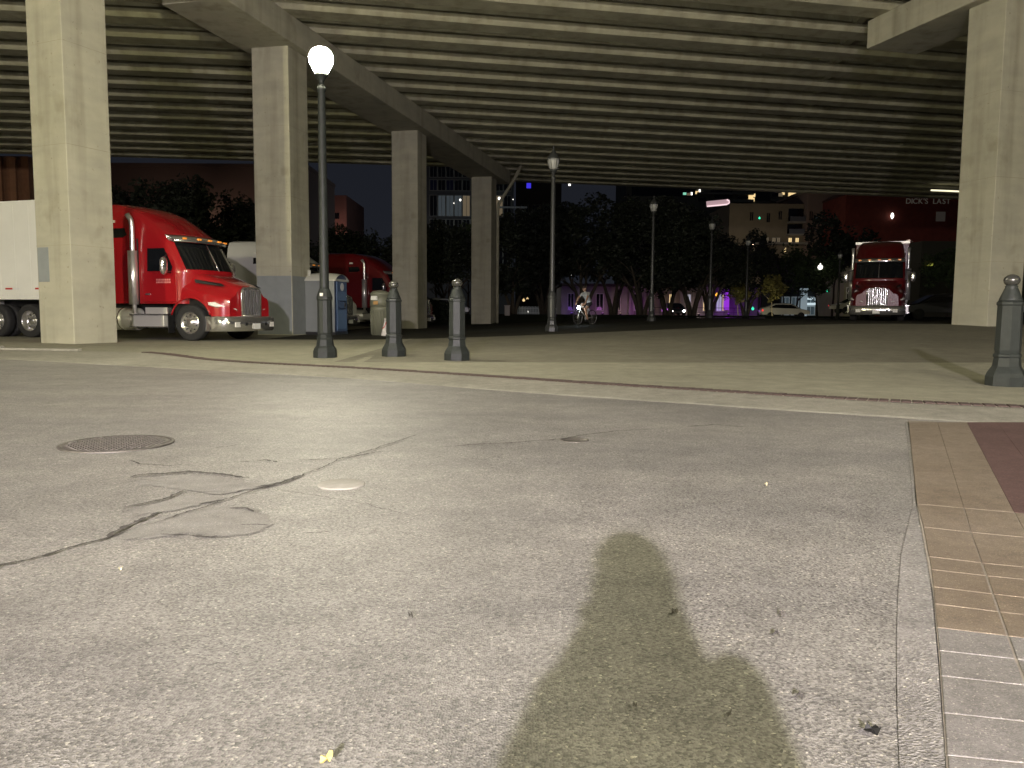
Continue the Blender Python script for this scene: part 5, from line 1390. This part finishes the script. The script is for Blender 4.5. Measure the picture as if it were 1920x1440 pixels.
# cream shop next to the truck
t, W, H = facade("cream_shop", "cream walled shop with white window frames beside the truck facing the viewer", "building", 1580, 1640, 88, 0, 10, M_pale)
X0C = t.location.x
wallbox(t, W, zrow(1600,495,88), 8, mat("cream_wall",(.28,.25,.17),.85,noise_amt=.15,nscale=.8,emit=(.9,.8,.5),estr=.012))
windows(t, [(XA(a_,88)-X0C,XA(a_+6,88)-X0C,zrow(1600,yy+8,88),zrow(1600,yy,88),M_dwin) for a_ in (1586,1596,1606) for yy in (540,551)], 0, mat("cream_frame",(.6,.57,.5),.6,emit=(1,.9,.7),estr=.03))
# long low garage right of the truck with a yellow strip light
t, W, H = facade("garage", "dark low garage with a yellow strip light right of the truck facing the viewer", "building", 1722, 2050, 95, 0, 12, M_dwin)
wallbox(t, W, zrow(1750,452,95), 10, mat("garage_wall",(.05,.048,.035),.9))
MB().box((XA(1731,95)-t.location.x,-.3,zrow(1750,499,95)),(XA(1762,95)-t.location.x,-.2,zrow(1750,494.5,95))).build("strip_light", E_yel, t)
for px in (1766,1772,1778): MB().box((XA(px,95)-t.location.x,-.3,zrow(1750,498,95)),(XA(px,95)-t.location.x+.15,-.2,zrow(1750,495,95))).build("small_light", E_yel, t)

# white picket barriers and things across the street behind the far column
bf = empty("picket_fence", (XA(935,80), 80, .55), 0, "pale picket fence panels glimpsed under the dark trees", "fence")
for k in range(int((XA(1030,80)-XA(955,80))/.16)):
    if (k//9) % 4 == 3: continue
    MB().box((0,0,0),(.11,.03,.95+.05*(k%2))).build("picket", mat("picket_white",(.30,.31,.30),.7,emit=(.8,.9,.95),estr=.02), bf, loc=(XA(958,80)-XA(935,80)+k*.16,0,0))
MB().box((0,.035,.3),(4.6,.07,.38)).box((0,.035,.75),(4.6,.07,.83)).build("fence_rail", MATS["picket_white"], bf, loc=(1.3,0,0))
p = A(902,594,70); x_ = p.x
bx_ = empty("utility_box", (XA(902,62),62,zt(XA(902,62),62)), 0, "small pale utility post on the grass right of the far column", "utility box")
bx_.location.x = XA(951,62)
MB().box((-.2,-.15,-.1),(.2,.15,.85)).build("cabinet", mat("utility_pale",(.33,.30,.27),.7), bx_, bevel=.02)
MB().box((-.24,-.19,.853),(.24,.19,.92)).build("lid", MATS["utility_pale"], bx_)
for i,(px,py,Y,s_,m,lb) in enumerate([(969,585.5,82,.10,E_white,"small white light low on the ground by the picket fence, nearer the far column"),(990,585.5,82,.10,E_white,"small white light low on the ground by the picket fence, farther from the column"),
    (982,563,90,.16,E_warm,"warm window glow above the picket fence"),(989,560,90,.13,E_warm,"second warm glow above the picket fence"),(1018,508,100,.10,E_white,"tiny white light high in the dark trees left of the cyclist"),
    (1071,514,90,.28,E_white,"bright white light seen through the leaves above the cyclist"),(1077,512,90,.24,E_white,"second bright white light beside its twin above the cyclist"),
    (1207,520,84,.13,E_redl,"red signal light left of the second far lamp post"),(1279,520,84,.13,E_redl,"red signal light above the oncoming headlights"),
    (1344,553,84,.17,E_amb,"orange signal light before the purple wall"),(1411.5,579,80,.15,E_green,"green signal light low beside the white car"),(1424,409,110,.15,E_green,"green signal light high above the slim dark tree"),
    (1473,470,90,.22,E_warm,"amber light above the green leafy trees"),(1538,501,80,.26,E_white,"white globe light beside the green leafy tree"),(1555,573,92,.12,E_redl,"red light before the glazed shop"),(1430,582,72,.1,E_redl,"red tail light at the end of the white car"),
    (1551,546,92,.1,E_green,"green light inside the glazed shop"),(941,528,95,.06,E_white,"pinprick light in the tree right of the far column")]):
    q = A(px,py,Y)
    MB().lathe([(.0001,-s_),(s_*.7,-s_*.7),(s_,0),(s_*.7,s_*.7),(.0001,s_)],10,(0,0,0)).tube([(0,0,s_*.9),(0,.0,s_*1.5)],s_*.2,5).build("small_light", m, None, lb, "light", loc=tuple(q))

# ------------------------------------------------------------------ cars beyond the lawn
def car(paint, label, loc, rz, lights=False, truck=False, group="cars on the street beyond the lawn"):
    c = empty("parked_car" if not lights else "oncoming_car", loc, rz, label, "car", group)
    prof = [(2.2,.45),(2.25,.62),(2.15,.78),(1.35,.92),(.55,1.38),(-.1,1.45),(-1.0,1.40),(-1.75,1.05),(-2.2,.98),(-2.28,.6),(-2.2,.4)]
    rows = []
    for yy, sq in ((-.86,.0),(-.82,.04),(-.6,.06),(0,.07),(.6,.06),(.82,.04),(.86,.0)):
        rows.append([(x*(1-abs(yy)*.03), yy*(1-.16*max(0,(z-.9)/.5)), z+(sq if z > .5 else 0)) for x,z in prof])
    m_ = MB().grid(rows); m_.add(rows[0],[tuple(range(len(prof)))]); m_.add(rows[-1],[tuple(range(len(prof)))])
    m_.build("body", paint, c)
    for s in (-1,1):
        MB().add([(1.2,s*.865,.98),(.52,s*.80,1.34),(-.95,s*.79,1.36),(-1.5,s*.85,1.05)],[(0,1,2,3)]).build("side_window", M_dglass, c)
        for x in (-1.4,1.4): MB().lathe([(.0001,-.11),(.31,-.11),(.33,0),(.31,.11),(.0001,.11)],18,(0,0,0),'y').build("wheel", M_tyre, c, loc=(x,s*.78,.33))
        MB().lathe([(.0001,0),(.10,0),(.09,.03),(.0001,.05)],12,(0,0,0),'x').build("headlight", E_head if lights else M_lens, c, loc=(2.22,s*.62,.66))
        MB().cbox((-2.29,s*.62,.78),(.03,.25,.1)).build("tail_light", mat("tail_red",(.4,.02,.02),.3), c)
    MB().add([(1.42,-.72,.97),(1.42,.72,.97),(.62,.62,1.42),(.62,-.62,1.42)],[(0,1,2,3)]).build("windscreen", M_dglass, c)
    return c
def cz_(px, Y, d=.0): x = XA(px,Y); return (x, Y, (zt(x,Y) if Y < 77 else .5)+d)
car(mat("car_white",(.62,.60,.48),.35,coat=.5), "white car parked behind the grass below the small yellow tree", cz_(1470,76,-.15), R(-8))
car(mat("car_dark",(.02,.02,.022),.3,coat=.5), "oncoming car with two dazzling headlights under the trees", cz_(1263,82), R(-91), lights=True)
car(MATS["car_dark"], "dark car in shadow right of the truck facing the viewer", (XA(1762,46),46,.62), R(170))
pk = car(mat("pickup_white",(.55,.53,.48),.4,coat=.3), "white vehicle half hidden behind the left of the truck facing the viewer", cz_(1608,70,.35), R(180))
car(mat("car_silver",(.3,.31,.32),.3,coat=.5), "silver car between the two farther left columns", cz_(826,62,-.05), R(5))
car(MATS["car_silver"], "pale car at the right edge behind the lone column", (XA(1990,40),40,.62), R(175))
